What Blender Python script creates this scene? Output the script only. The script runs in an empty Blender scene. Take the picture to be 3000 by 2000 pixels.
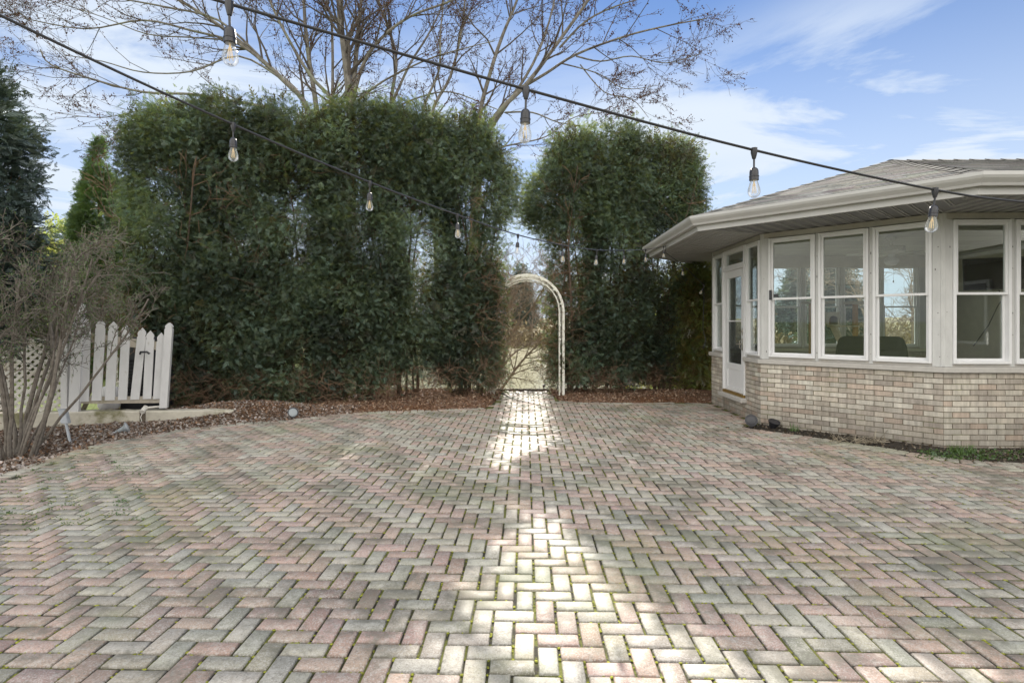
import bpy, bmesh, math, random
import numpy as np
from mathutils import Vector, Matrix
from math import radians, sin, cos, pi, tan

# ------------------------------------------------------------------ camera, world, sun
S = bpy.context.scene
COL = S.collection
F = 1620.0            # focal length in photo pixels (3000 wide)
CH = 1.44             # camera height
HZ = 950.0            # horizon row
cam_d = bpy.data.cameras.new('camera'); cam = bpy.data.objects.new('camera', cam_d); COL.objects.link(cam)
cam.location = (0, 0, CH); cam.rotation_euler = (pi/2, 0, 0)
cam_d.sensor_width = 36; cam_d.lens = 36*F/3000; cam_d.shift_y = -(1000-HZ)/3000
cam_d.clip_start = 0.05; cam_d.clip_end = 3000
S.camera = cam
SUN_EL, SUN_AZ = 31.8, 1.2    # degrees; azimuth measured from +Y towards +X
sd = bpy.data.lights.new('sun', 'SUN'); so = bpy.data.objects.new('sun', sd); COL.objects.link(so)
sd.energy = 3.3; sd.angle = radians(0.55); sd.color = (1.0, 0.93, 0.82)
sv = Vector((sin(radians(SUN_AZ))*cos(radians(SUN_EL)), cos(radians(SUN_AZ))*cos(radians(SUN_EL)), sin(radians(SUN_EL))))
so.rotation_euler = sv.to_track_quat('Z', 'Y').to_euler(); so.location = sv*50
S.view_settings.view_transform = 'Standard'; S.view_settings.look = 'None'
S.view_settings.exposure = 1.55; S.view_settings.gamma = 1.0
try: S.view_settings.use_curve_mapping = False
except Exception: pass

W = bpy.data.worlds.new('World'); S.world = W; W.use_nodes = True
nt = W.node_tree; nt.nodes.clear()
def N(t, typ, **kw):
    n = t.nodes.new(typ)
    for k, v in kw.items():
        if k == 'ins':
            for a, b in v.items(): n.inputs[a].default_value = b
        else: setattr(n, k, v)
    return n
def L(t, a, b): t.links.new(a, b)
def mathn(t, op, a, b=None, clamp=False):
    n = N(t, 'ShaderNodeMath', operation=op, use_clamp=clamp)
    for i, v in enumerate((a, b)):
        if v is None: continue
        if hasattr(v, 'default_value') or hasattr(v, 'is_linked'): L(t, v, n.inputs[i])
        else: n.inputs[i].default_value = v
    return n.outputs[0]
def maprange(t, v, a, b, c=0.0, d=1.0, smooth=True):
    n = N(t, 'ShaderNodeMapRange'); n.interpolation_type = 'SMOOTHSTEP' if smooth else 'LINEAR'
    L(t, v, n.inputs[0])
    for i, x in enumerate((a, b, c, d)): n.inputs[i+1].default_value = x
    return n.outputs[0]
def mixc(t, f, a, b, blend='MIX'):
    n = N(t, 'ShaderNodeMix', data_type='RGBA', blend_type=blend)
    for s, v in ((n.inputs[0], f), (n.inputs[6], a), (n.inputs[7], b)):
        if hasattr(v, 'is_linked'): L(t, v, s)
        elif isinstance(v, (int, float)): s.default_value = v
        else: s.default_value = (*v, 1) if len(v) == 3 else v
    return n.outputs[2]
sky = N(nt, 'ShaderNodeTexSky', sky_type='NISHITA'); sky.sun_disc = False
sky.sun_elevation = radians(SUN_EL); sky.sun_rotation = radians(SUN_AZ); sky.air_density = 1.0; sky.dust_density = 0.0; sky.ozone_density = 3.0; sky.altitude = 200
tc = N(nt, 'ShaderNodeTexCoord'); sx = N(nt, 'ShaderNodeSeparateXYZ'); L(nt, tc.outputs['Generated'], sx.inputs[0])
# cloud layer: project the direction on a plane high above
zc = mathn(nt, 'MAXIMUM', sx.outputs[2], 0.04)
u = mathn(nt, 'DIVIDE', sx.outputs[0], zc); v = mathn(nt, 'DIVIDE', sx.outputs[1], zc)
cb = N(nt, 'ShaderNodeCombineXYZ'); L(nt, mathn(nt, 'MULTIPLY', u, 0.8), cb.inputs[0]); L(nt, mathn(nt, 'MULTIPLY', v, 0.9), cb.inputs[1]); cb.inputs[2].default_value = 12.6
n1 = N(nt, 'ShaderNodeTexNoise', ins={'Scale': 0.75, 'Detail': 9.0, 'Roughness': 0.6, 'Distortion': 0.9}); L(nt, cb.outputs[0], n1.inputs['Vector'])
n2 = N(nt, 'ShaderNodeTexNoise', ins={'Scale': 0.34, 'Detail': 2.0, 'Roughness': 0.5}); L(nt, cb.outputs[0], n2.inputs['Vector'])
wisp = mathn(nt, 'MULTIPLY', maprange(nt, n1.outputs[0], 0.36, 0.58), maprange(nt, n2.outputs[0], 0.37, 0.53))
low = maprange(nt, sx.outputs[2], 0.56, 0.0, 0.0, 0.9)         # pale band near the horizon
cover = mathn(nt, 'MAXIMUM', mathn(nt, 'MULTIPLY', wisp, 1.0), low)
skyc = mixc(nt, 1.0, sky.outputs[0], (0.66, 0.71, 0.82), 'MULTIPLY')
front = mixc(nt, cover, skyc, (4.9, 5.5, 6.3))
# added unseen bright cloud bank behind the camera, fill light for the shaded patio
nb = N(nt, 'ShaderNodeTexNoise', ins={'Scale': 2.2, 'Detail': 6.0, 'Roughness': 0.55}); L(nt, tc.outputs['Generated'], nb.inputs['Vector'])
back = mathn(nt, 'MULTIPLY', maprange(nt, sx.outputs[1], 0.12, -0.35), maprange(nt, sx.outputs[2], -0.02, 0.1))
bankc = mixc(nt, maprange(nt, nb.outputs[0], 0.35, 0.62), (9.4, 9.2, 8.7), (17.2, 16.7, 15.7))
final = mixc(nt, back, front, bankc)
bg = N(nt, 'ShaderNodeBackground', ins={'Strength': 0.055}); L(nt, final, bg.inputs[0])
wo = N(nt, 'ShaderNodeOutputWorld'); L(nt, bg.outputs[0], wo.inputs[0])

R = random.Random(11); NR = np.random.default_rng(5)

# ------------------------------------------------------------------ helpers
def P(px, py, D):  return Vector(((px-1500)/F*D, D, CH-(py-HZ)/F*D))
def G(px, py):
    D = CH*F/(py-HZ); return Vector(((px-1500)/F*D, D, 0))
def props(o, label=None, cat=None, group=None, kind=None):
    if label: o['label'] = label
    if cat: o['category'] = cat
    if group: o['group'] = group
    if kind: o['kind'] = kind
    return o
def thing(name, label, cat, loc=(0, 0, 0), rotz=0, group=None):
    o = bpy.data.objects.new(name, None); COL.objects.link(o); o.location = loc; o.rotation_euler = (0, 0, rotz)
    o.empty_display_size = 0.2
    return props(o, label, cat, group)
def link_mesh(name, me, mat, parent=None, loc=None):
    o = bpy.data.objects.new(name, me); COL.objects.link(o)
    if mat: me.materials.append(mat)
    if parent: o.parent = parent
    if loc is not None: o.location = loc
    return o
def np_mesh(name, V, Fc, cols=None, smooth=False):
    """V (n,3), Fc (m,k) ints, cols (n,3) per vertex"""
    me = bpy.data.meshes.new(name); V = np.asarray(V, np.float32); Fc = np.asarray(Fc, np.int32)
    me.vertices.add(len(V)); me.vertices.foreach_set('co', V.ravel())
    m, k = Fc.shape
    me.loops.add(m*k); me.loops.foreach_set('vertex_index', Fc.ravel())
    me.polygons.add(m); me.polygons.foreach_set('loop_start', np.arange(0, m*k, k, dtype=np.int32))
    me.polygons.foreach_set('loop_total', np.full(m, k, np.int32))
    if smooth: me.polygons.foreach_set('use_smooth', np.ones(m, bool))
    if cols is not None:
        a = me.color_attributes.new('col', 'FLOAT_COLOR', 'POINT')
        c = np.ones((len(V), 4), np.float32); c[:, :3] = cols; a.data.foreach_set('color', c.ravel())
    me.update(calc_edges=True); return me

class MB:
    """collects shapes into one mesh"""
    def __init__(s): s.v = []; s.f = []; s.c = []; s.sm = []
    def add(s, vs, fs, c=(1, 1, 1), smooth=False):
        b = len(s.v); s.v += [tuple(x) for x in vs]; s.c += [c]*len(vs)
        s.f += [tuple(b+i for i in f) for f in fs]; s.sm += [smooth]*len(fs)
    def box(s, x0, x1, y0, y1, z0, z1, c=(1, 1, 1), fr=None, bev=0):
        if fr is None: fr = lambda a, b, d: (a, b, d)
        if x0 > x1: x0, x1 = x1, x0
        if y0 > y1: y0, y1 = y1, y0
        if bev:
            pts = []
            for (ax, ay, az) in [(i, j, k) for i in (0, 1) for j in (0, 1) for k in (0, 1)]:
                X, Y, Z = (x0, x1)[ax], (y0, y1)[ay], (z0, z1)[az]
                dx, dy, dz = bev*(1-2*ax), bev*(1-2*ay), bev*(1-2*az)
                pts += [fr(X, Y+dy, Z+dz), fr(X+dx, Y, Z+dz), fr(X+dx, Y+dy, Z)]
            I = lambda i, j, k, m: (i*4+j*2+k)*3+m
            fs = [(I(0,0,0,0), I(0,0,1,0), I(0,1,1,0), I(0,1,0,0)), (I(1,0,0,0), I(1,1,0,0), I(1,1,1,0), I(1,0,1,0)),
                  (I(0,0,0,1), I(1,0,0,1), I(1,0,1,1), I(0,0,1,1)), (I(0,1,0,1), I(0,1,1,1), I(1,1,1,1), I(1,1,0,1)),
                  (I(0,0,0,2), I(0,1,0,2), I(1,1,0,2), I(1,0,0,2)), (I(0,0,1,2), I(1,0,1,2), I(1,1,1,2), I(0,1,1,2))]
            for i in (0, 1):
                for j in (0, 1): fs.append((I(i,j,0,0), I(i,j,0,1), I(i,j,1,1), I(i,j,1,0)))
            for i in (0, 1):
                for k in (0, 1): fs.append((I(i,0,k,0), I(i,0,k,2), I(i,1,k,2), I(i,1,k,0)))
            for j in (0, 1):
                for k in (0, 1): fs.append((I(0,j,k,1), I(0,j,k,2), I(1,j,k,2), I(1,j,k,1)))
            for i in (0, 1):
                for j in (0, 1):
                    for k in (0, 1): fs.append((I(i,j,k,0), I(i,j,k,1), I(i,j,k,2)))
            s.add(pts, fs, c); return
        vs = [fr(a, b, d) for d in (z0, z1) for (a, b) in ((x0, y0), (x1, y0), (x1, y1), (x0, y1))]
        s.add(vs, [(0, 3, 2, 1), (4, 5, 6, 7), (0, 1, 5, 4), (1, 2, 6, 5), (2, 3, 7, 6), (3, 0, 4, 7)], c)
    def tube(s, pts, rad, n=6, c=(1, 1, 1), cap=True):
        pts = [Vector(p) for p in pts]
        if isinstance(rad, (int, float)): rad = [rad]*len(pts)
        vs = []; up = None
        for i, p in enumerate(pts):
            t = (pts[min(i+1, len(pts)-1)]-pts[max(i-1, 0)])
            t = t.normalized() if t.length > 1e-9 else Vector((0, 0, 1))
            if up is None: up = Vector((1, 0, 0)) if abs(t.x) < .8 else Vector((0, 1, 0))
            a = t.cross(up)
            if a.length < 1e-6: a = t.orthogonal()
            a.normalize(); b = t.cross(a).normalized(); up = a.cross(t)
            for k in range(n):
                th = 2*pi*k/n; vs.append(p+(a*cos(th)+b*sin(th))*rad[i])
        fs = [(i*n+k, i*n+(k+1) % n, (i+1)*n+(k+1) % n, (i+1)*n+k) for i in range(len(pts)-1) for k in range(n)]
        if cap: fs += [tuple(range(n))[::-1], tuple((len(pts)-1)*n+k for k in range(n))]
        s.add(vs, fs, c, n > 3)
    def lathe(s, prof, n=16, M=None, c=(1, 1, 1)):
        """prof list of (r, z)"""
        M = M or Matrix.Identity(4); vs = []
        for r, z in prof:
            for k in range(n): vs.append(M @ Vector((r*cos(2*pi*k/n), r*sin(2*pi*k/n), z)))
        fs = [(i*n+k, i*n+(k+1) % n, (i+1)*n+(k+1) % n, (i+1)*n+k) for i in range(len(prof)-1) for k in range(n)]
        fs += [tuple(range(n))[::-1], tuple((len(prof)-1)*n+k for k in range(n))]
        s.add(vs, fs, c, True)
    def prism(s, poly, h0, h1, fr, c=(1, 1, 1)):
        """poly in (a,b), extruded between h0,h1; fr(a,b,h)->xyz"""
        n = len(poly); vs = [fr(a, b, h0) for a, b in poly]+[fr(a, b, h1) for a, b in poly]
        fs = [tuple(range(n))[::-1], tuple(range(n, 2*n))]+[(i, (i+1) % n, n+(i+1) % n, n+i) for i in range(n)]
        s.add(vs, fs, c)
    def build(s, name, mat, parent=None, off=None, bevel=0):
        me = bpy.data.meshes.new(name)
        V = s.v
        if off is not None: V = [(a-off[0], b-off[1], c-off[2]) for a, b, c in V]
        me.from_pydata(V, [], s.f)
        a = me.color_attributes.new('col', 'FLOAT_COLOR', 'POINT')
        c = np.ones((len(V), 4), np.float32)
        if V: c[:, :3] = np.array(s.c, np.float32)
        a.data.foreach_set('color', c.ravel()); me.polygons.foreach_set('use_smooth', s.sm)
        bm = bmesh.new(); bm.from_mesh(me); bmesh.ops.recalc_face_normals(bm, faces=bm.faces); bm.to_mesh(me); bm.free()
        if any(s.sm) and hasattr(me, 'set_sharp_from_angle'): me.set_sharp_from_angle(angle=radians(40))
        me.update(); return link_mesh(name, me, mat, parent, None if parent or off is None else off)

# ------------------------------------------------------------------ materials
def mat(name, base=(.5, .5, .5), rough=.6, noise=0.0, nscale=8.0, attr=False, metallic=0.0, bump=0.0, bscale=60.0, stain=None, sscale=1.5, slo=.5, shi=.7, stretch=(1, 1, 1), spec=.5, emit=None):
    m = bpy.data.materials.new(name); m.use_nodes = True; t = m.node_tree
    b = t.nodes['Principled BSDF']; b.inputs['Roughness'].default_value = rough; b.inputs['Metallic'].default_value = metallic
    b.inputs['Specular IOR Level'].default_value = spec
    co = N(t, 'ShaderNodeTexCoord'); mp = N(t, 'ShaderNodeMapping'); mp.inputs['Scale'].default_value = stretch; L(t, co.outputs['Object'], mp.inputs[0])
    c = None
    if attr:
        a = N(t, 'ShaderNodeAttribute', attribute_name='col'); c = mixc(t, 1.0, a.outputs['Color'], base, 'MULTIPLY')
    else:
        r = N(t, 'ShaderNodeRGB'); r.outputs[0].default_value = (*base, 1); c = r.outputs[0]
    if noise:
        n = N(t, 'ShaderNodeTexNoise', ins={'Scale': nscale, 'Detail': 6.0, 'Roughness': .65}); L(t, mp.outputs[0], n.inputs['Vector'])
        f = maprange(t, n.outputs[0], .3, .7, 1-noise, 1+noise, False)
        cc = N(t, 'ShaderNodeVectorMath', operation='SCALE'); L(t, c, cc.inputs[0]); L(t, f, cc.inputs['Scale']); c = cc.outputs[0]
    if stain:
        n = N(t, 'ShaderNodeTexNoise', ins={'Scale': sscale, 'Detail': 7.0, 'Roughness': .65}); L(t, mp.outputs[0], n.inputs['Vector'])
        c = mixc(t, maprange(t, n.outputs[0], slo, shi), c, stain)
    L(t, c, b.inputs['Base Color'])
    if bump:
        n = N(t, 'ShaderNodeTexNoise', ins={'Scale': bscale, 'Detail': 5.0, 'Roughness': .6}); L(t, mp.outputs[0], n.inputs['Vector'])
        bp = N(t, 'ShaderNodeBump', ins={'Strength': bump, 'Distance': .01}); L(t, n.outputs[0], bp.inputs['Height']); L(t, bp.outputs[0], b.inputs['Normal'])
    if emit: b.inputs['Emission Color'].default_value = (*emit[:3], 1); b.inputs['Emission Strength'].default_value = emit[3]
    return m
def leafmat(name, base, trans=.3, tcol=None, rough=.5, gloss=.06):
    m = bpy.data.materials.new(name); m.use_nodes = True; t = m.node_tree; t.nodes.remove(t.nodes['Principled BSDF'])
    a = N(t, 'ShaderNodeAttribute', attribute_name='col')
    c = mixc(t, 1.0, a.outputs['Color'], base, 'MULTIPLY'); c2 = mixc(t, 1.0, a.outputs['Color'], tcol or base, 'MULTIPLY')
    d = N(t, 'ShaderNodeBsdfDiffuse'); L(t, c, d.inputs[0]); tr = N(t, 'ShaderNodeBsdfTranslucent'); L(t, c2, tr.inputs[0])
    x = N(t, 'ShaderNodeMixShader', ins={0: trans}); L(t, d.outputs[0], x.inputs[1]); L(t, tr.outputs[0], x.inputs[2])
    g = N(t, 'ShaderNodeBsdfGlossy', ins={'Roughness': rough}); g.inputs[0].default_value = (.8, .9, 1, 1)
    y = N(t, 'ShaderNodeMixShader', ins={0: gloss}); L(t, x.outputs[0], y.inputs[1]); L(t, g.outputs[0], y.inputs[2])
    L(t, y.outputs[0], t.nodes['Material Output'].inputs[0]); return m
def glassmat(name, tint=(.93, .96, .95), haze=.010, refl=1.0):
    m = bpy.data.materials.new(name); m.use_nodes = True; t = m.node_tree; t.nodes.remove(t.nodes['Principled BSDF'])
    tr = N(t, 'ShaderNodeBsdfTransparent'); tr.inputs[0].default_value = (*tint, 1)
    g = N(t, 'ShaderNodeBsdfGlossy', ins={'Roughness': .015}); g.inputs[0].default_value = (refl, refl, refl, 1)
    fr = N(t, 'ShaderNodeFresnel', ins={'IOR': 1.5})
    x = N(t, 'ShaderNodeMixShader'); L(t, mathn(t, 'MULTIPLY', fr.outputs[0], 0.6, True), x.inputs[0]); L(t, tr.outputs[0], x.inputs[1]); L(t, g.outputs[0], x.inputs[2])
    d = N(t, 'ShaderNodeBsdfDiffuse'); d.inputs[0].default_value = (.7, .72, .7, 1)
    co = N(t, 'ShaderNodeTexCoord'); n = N(t, 'ShaderNodeTexNoise', ins={'Scale': 3.0, 'Detail': 6.0}); L(t, co.outputs['Object'], n.inputs['Vector'])
    y = N(t, 'ShaderNodeMixShader'); L(t, maprange(t, n.outputs[0], .3, .75, haze*.4, haze*1.6), y.inputs[0]); L(t, x.outputs[0], y.inputs[1]); L(t, d.outputs[0], y.inputs[2])
    L(t, y.outputs[0], t.nodes['Material Output'].inputs[0]); return m

M = {}
M['white'] = mat('white_paint', (.68, .68, .68), .45, .05, 5, bump=.05, stain=(.5, .5, .47), sscale=4, slo=.6, shi=.85)
M['vinyl'] = mat('white_vinyl', (.76, .76, .77), .35, .03, 6)
M['post'] = mat('weathered_white_wood', (.56, .56, .55), .6, .10, 12, attr=True, stretch=(1, 1, .25), stain=(.4, .39, .36), sscale=9, slo=.62, shi=.75)
M['beam'] = mat('weathered_beam', (.46, .44, .41), .6, .14, 6, stain=(.4, .36, .31), sscale=3)
M['stone'] = mat('limestone_ledge', (.47, .45, .42), .7, .08, 14, bump=.2)
M['gutter'] = mat('aluminium_gutter', (.47, .465, .455), .4, .06, 3, stain=(.4, .38, .35), sscale=2, slo=.55, shi=.8)
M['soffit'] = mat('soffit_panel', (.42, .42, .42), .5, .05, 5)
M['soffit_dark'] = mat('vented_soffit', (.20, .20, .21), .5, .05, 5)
M['plank'] = mat('ceiling_plank', (.36, .36, .29), .55, .12, 5, attr=True, stretch=(1, .2, 1))
M['inside'] = mat('inside_trim', (.56, .54, .45), .6, .08, 6)
M['concrete_floor'] = mat('room_floor', (.3, .28, .25), .5, .1, 4)
M['brick'] = mat('washed_brick', (1, 1, 1), .8, .26, 22, attr=True, bump=.35, bscale=90, stretch=(1, 1, .18))
M['mortar'] = mat('mortar', (.22, .195, .15), .9, .15, 20, bump=.3, stain=(.26, .27, .14), sscale=2.5, slo=.5, shi=.7)
M['shingle'] = mat('shingle', (1, 1, 1), .95, .14, 60, attr=True, bump=.4, bscale=150, spec=.08)
M['glass'] = glassmat('window_glass')
M['screen'] = glassmat('screened_glass', (.74, .77, .76), .05, .5)
M['bulbglass'] = glassmat('bulb_glass', (.97, .98, 1), .16)
M['rubber'] = mat('black_rubber', (.022, .022, .026), .45, .1, 40)
M['cord'] = mat('satin_cord', (.05, .05, .055), .22, .1, 40)
M['socket'] = mat('black_socket', (.03, .03, .036), .35, .1, 30)
M['filament'] = mat('filament', (.85, .6, .25), .3)
M['metal'] = mat('brushed_metal', (.5, .46, .4), .35, metallic=.9)
M['brass'] = mat('brass_plate', (.42, .27, .08), .35, metallic=.7)
M['bark'] = mat('maple_bark', (.17, .155, .135), .85, .55, 14, bump=.6, bscale=45, stretch=(1, 1, .35), stain=(.23, .25, .17), sscale=2)
M['twig'] = mat('brown_twig', (.10, .085, .075), .8, .25, 30)
M['greytwig'] = mat('grey_stem', (.16, .14, .12), .85, .4, 25, bump=.4, stain=(.08, .06, .045), sscale=5)
M['deadtwig'] = mat('dead_twig', (.20, .125, .08), .85, .3, 25)
M['stem'] = mat('dark_stem', (.10, .07, .05), .85, .3, 25)
M['palebush'] = mat('pale_twig', (.30, .24, .18), .85, .3, 25)
M['bud'] = mat('red_brown_bud', (.10, .04, .025), .9, .3, 30, spec=0.0)
M['leaf_hedge'] = leafmat('arborvitae_spray', (.088, .124, .084), .32, (.25, .30, .07), gloss=.035)
M['leaf_bright'] = leafmat('bright_cedar', (.075, .13, .035), .32, (.20, .30, .05))
M['leaf_lime'] = leafmat('lime_foliage', (.20, .24, .07), .5, (.60, .66, .14))
M['leaf_juniper'] = leafmat('juniper_spray', (.065, .095, .075), .2, (.10, .13, .05))
M['fence'] = mat('old_white_fence', (.60, .60, .61), .6, .07, 9, stretch=(1, 1, .4), stain=(.36, .33, .29), sscale=9, slo=.60, shi=.74)
M['rail'] = mat('weathered_rail', (.42, .38, .32), .8, .2, 10, stain=(.22, .2, .12), sscale=5)
M['lattice'] = mat('lattice_white', (.58, .56, .52), .6, .1, 8, stain=(.35, .3, .22), sscale=3)
M['blackbox'] = mat('black_plastic', (.018, .02, .026), .35)
M['lens'] = mat('spot_lens', (.25, .28, .3), .15)
M['chair'] = mat('charcoal_fabric', (.014, .014, .017), .95, .25, 30, bump=.3, bscale=200)
M['carpet'] = mat('beige_carpet', (.50, .45, .36), .95, .1, 30)
M['sisal'] = mat('sisal_rope', (.42, .26, .12), .9, .2, 60, stretch=(1, 1, 6))
M['tv'] = mat('tv_screen', (.01, .01, .012), .12)
M['fanwhite'] = mat('fan_paint', (.72, .72, .66), .45)
M['pvc'] = mat('white_pipe', (.62, .6, .56), .5, .1, 12)
M['galv'] = mat('galvanised_metal', (.38, .40, .43), .45, .1, 20, metallic=.3)
M['litter'] = leafmat('dry_leaf', (1, 1, 1), .12, (1, .85, .6), gloss=.03)
M['weed'] = leafmat('weed_leaf', (.07, .12, .03), .3, (.16, .26, .04))
M['moss'] = mat('moss', (.20, .21, .03), .95, .4, 60, attr=True)
M['timber'] = mat('timber_edge', (.10, .08, .06), .9, .2, 12)
M['arbor'] = mat('arbor_white', (.76, .75, .68), .6, .08, 14, stain=(.50, .50, .30), sscale=5, slo=.54, shi=.72)
M['pinkwall'] = mat('pale_house_wall', (.5, .42, .38), .8, .05, 3)
M['roofdark'] = mat('far_roof', (.16, .14, .13), .9)

# paver material
def pavermat():
    m = bpy.data.materials.new('paver'); m.use_nodes = True; t = m.node_tree; b = t.nodes['Principled BSDF']
    a = N(t, 'ShaderNodeAttribute', attribute_name='col'); co = N(t, 'ShaderNodeTexCoord')
    def nz(s, d=6, r=.6, off=0):
        mp = N(t, 'ShaderNodeMapping'); mp.inputs['Location'].default_value = (off, off*.7, 0); L(t, co.outputs['Object'], mp.inputs[0])
        n = N(t, 'ShaderNodeTexNoise', ins={'Scale': s, 'Detail': float(d), 'Roughness': r}); L(t, mp.outputs[0], n.inputs['Vector']); return n.outputs[0]
    c = a.outputs['Color']
    c = mixc(t, maprange(t, nz(120, 3, .7), .50, .62, 0, .55), c, (.56, .55, .52))      # exposed pale grit
    c = mixc(t, maprange(t, nz(150, 3, .7, 9), .54, .66, 0, .6), c, (.13, .12, .11))        # dark grit
    c = mixc(t, maprange(t, nz(17, 8, .8, 3), .51, .60, 0, .42), c, (.54, .52, .48))
    c = mixc(t, maprange(t, nz(33, 6, .8, 31), .52, .62, 0, .5), c, (.17, .155, .135))         # worn pale patches
    c = mixc(t, maprange(t, nz(1.5, 9, .75, 5), .48, .61, 0, .68), c, (.15, .145, .115))   # grime
    c = mixc(t, maprange(t, nz(.75, 6, .65, 15), .52, .64, 0, .3), c, (.17, .20, .09))     # algae
    L(t, c, b.inputs['Base Color'])
    L(t, maprange(t, nz(2.5, 5, .6, 8), .3, .7, .48, .75), b.inputs['Roughness']); b.inputs['Specular IOR Level'].default_value = .38
    bp = N(t, 'ShaderNodeBump', ins={'Strength': .4, 'Distance': .003}); L(t, nz(140, 5, .7), bp.inputs['Height']); L(t, bp.outputs[0], b.inputs['Normal'])
    return m
M['paver'] = pavermat()
def jointmat():
    m = bpy.data.materials.new('joint'); m.use_nodes = True; t = m.node_tree; b = t.nodes['Principled BSDF']; b.inputs['Roughness'].default_value = .95
    co = N(t, 'ShaderNodeTexCoord')
    n = N(t, 'ShaderNodeTexNoise', ins={'Scale': 5.0, 'Detail': 7.0, 'Roughness': .75}); L(t, co.outputs['Object'], n.inputs['Vector'])
    c = mixc(t, maprange(t, n.outputs[0], .44, .58), (.028, .025, .017), (.13, .14, .025)); L(t, c, b.inputs['Base Color'])
    n = N(t, 'ShaderNodeTexNoise', ins={'Scale': 90.0, 'Detail': 3.0}); L(t, co.outputs['Object'], n.inputs['Vector'])
    bp = N(t, 'ShaderNodeBump', ins={'Strength': .8, 'Distance': .006}); L(t, n.outputs[0], bp.inputs['Height']); L(t, bp.outputs[0], b.inputs['Normal'])
    return m
M['joint'] = jointmat()
def groundmat():
    m = bpy.data.materials.new('ground'); m.use_nodes = True; t = m.node_tree; b = t.nodes['Principled BSDF']; b.inputs['Roughness'].default_value = .95
    a = N(t, 'ShaderNodeAttribute', attribute_name='col'); co = N(t, 'ShaderNodeTexCoord')
    n = N(t, 'ShaderNodeTexNoise', ins={'Scale': 25.0, 'Detail': 8.0, 'Roughness': .75}); L(t, co.outputs['Object'], n.inputs['Vector'])
    f = maprange(t, n.outputs[0], .3, .7, .5, 1.5, False)
    cc = N(t, 'ShaderNodeVectorMath', operation='SCALE'); L(t, a.outputs['Color'], cc.inputs[0]); L(t, f, cc.inputs['Scale'])
    L(t, cc.outputs[0], b.inputs['Base Color'])
    bp = N(t, 'ShaderNodeBump', ins={'Strength': .9, 'Distance': .03}); L(t, n.outputs[0], bp.inputs['Height']); L(t, bp.outputs[0], b.inputs['Normal'])
    return m
M['ground'] = groundmat()
def watermat():
    m = bpy.data.materials.new('pond_water'); m.use_nodes = True; t = m.node_tree; b = t.nodes['Principled BSDF']
    b.inputs['Base Color'].default_value = (.17, .16, .07, 1); b.inputs['Roughness'].default_value = .2; b.inputs['IOR'].default_value = 1.12
    co = N(t, 'ShaderNodeTexCoord'); mp = N(t, 'ShaderNodeMapping'); mp.inputs['Scale'].default_value = (1, 3, 1); L(t, co.outputs['Object'], mp.inputs[0])
    n = N(t, 'ShaderNodeTexNoise', ins={'Scale': 3.0, 'Detail': 4.0}); L(t, mp.outputs[0], n.inputs['Vector'])
    bp = N(t, 'ShaderNodeBump', ins={'Strength': .25, 'Distance': .03}); L(t, n.outputs[0], bp.inputs['Height']); L(t, bp.outputs[0], b.inputs['Normal'])
    return m
M['water'] = watermat()
def wallmat():
    m = mat('old_concrete', (.50, .47, .40), .85, .14, 7, bump=.4, bscale=40, stain=(.17, .16, .08), sscale=1.6, slo=.47, shi=.62); return m
M['concrete'] = wallmat()

# ------------------------------------------------------------------ ground, patio
pe = [(-4.3, -6), (-4.45, 2), (-4.7, 4)]
pe += [tuple(G(*q)[:2]) for q in [(0,1399),(57,1380),(179,1338),(287,1306),(376,1287),(491,1266),(596,1252),(698,1242),(800,1236),(900,1226),(1000,1215),(1080,1208),(1280,1202),(1425,1194),(1450,1175),(1462,1165),(1472,1144)]]
left_edge_n = len(pe)
pe += [tuple(G(*q)[:2]) for q in [(1604,1144),(1622,1158),(1640,1174),(1700,1180),(1850,1182),(2000,1178)]]
HO = Vector((6.203, 9.04, 0)); HR = -math.atan(.0253)
def H2W(x, y, z=0): return Vector((HO.x+x*cos(HR)-y*sin(HR), HO.y+x*sin(HR)+y*cos(HR), z))
AP = 2.564; HS = 1.062
pe += [tuple(H2W(-AP+.02, HS+.02)[:2]), tuple(H2W(-AP+.02, -HS-.0)[:2])]
bed = [tuple(G(*q)[:2]) for q in [(2155,1252),(2225,1262),(2292,1272),(2370,1283),(2454,1296),(2560,1312),(2656,1327),(2740,1340),(2809,1349),(2900,1357),(3000,1361)]]
pe += bed+[(6.3, 5.62), (8.5, 5.55), (8.5, -6)]
POLY = np.array(pe)
def inpoly(x, y, poly=POLY):
    x = np.asarray(x, float); y = np.asarray(y, float); r = np.zeros(x.shape, bool); n = len(poly); j = n-1
    for i in range(n):
        xi, yi = poly[i]; xj, yj = poly[j]
        if yi != yj: r ^= ((yi > y) != (yj > y)) & (x < (xj-xi)*(y-yi)/(yj-yi)+xi)
        j = i
    return r
def edge_dist(x, y, poly=POLY):
    x = np.asarray(x, float); y = np.asarray(y, float); d = np.full(x.shape, 1e9)
    for i in range(len(poly)):
        a = poly[i-1]; b = poly[i]; e = b-a; l = (e*e).sum()+1e-12
        t = np.clip(((x-a[0])*e[0]+(y-a[1])*e[1])/l, 0, 1); d = np.minimum(d, np.hypot(x-a[0]-t*e[0], y-a[1]-t*e[1]))
    return d
def nz(x, y, z=0, s=1.0, seed=0.0):
    x = np.asarray(x)*s+seed; y = np.asarray(y)*s+seed*1.7; z = np.asarray(z)*s
    return (np.sin(x*1.3+2.1*np.sin(y*.9+z))+np.sin(y*1.7+1.3*np.sin(z*1.1+x*.7))+np.sin(z*1.9+1.7*np.sin(x*1.1+y*.5)) + .5*np.sin(3.1*x+2.3*y+1.9*z+seed))/3.5
def ss(a, b, x): t = np.clip((x-a)/(b-a), 0, 1); return t*t*(3-2*t)
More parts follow.
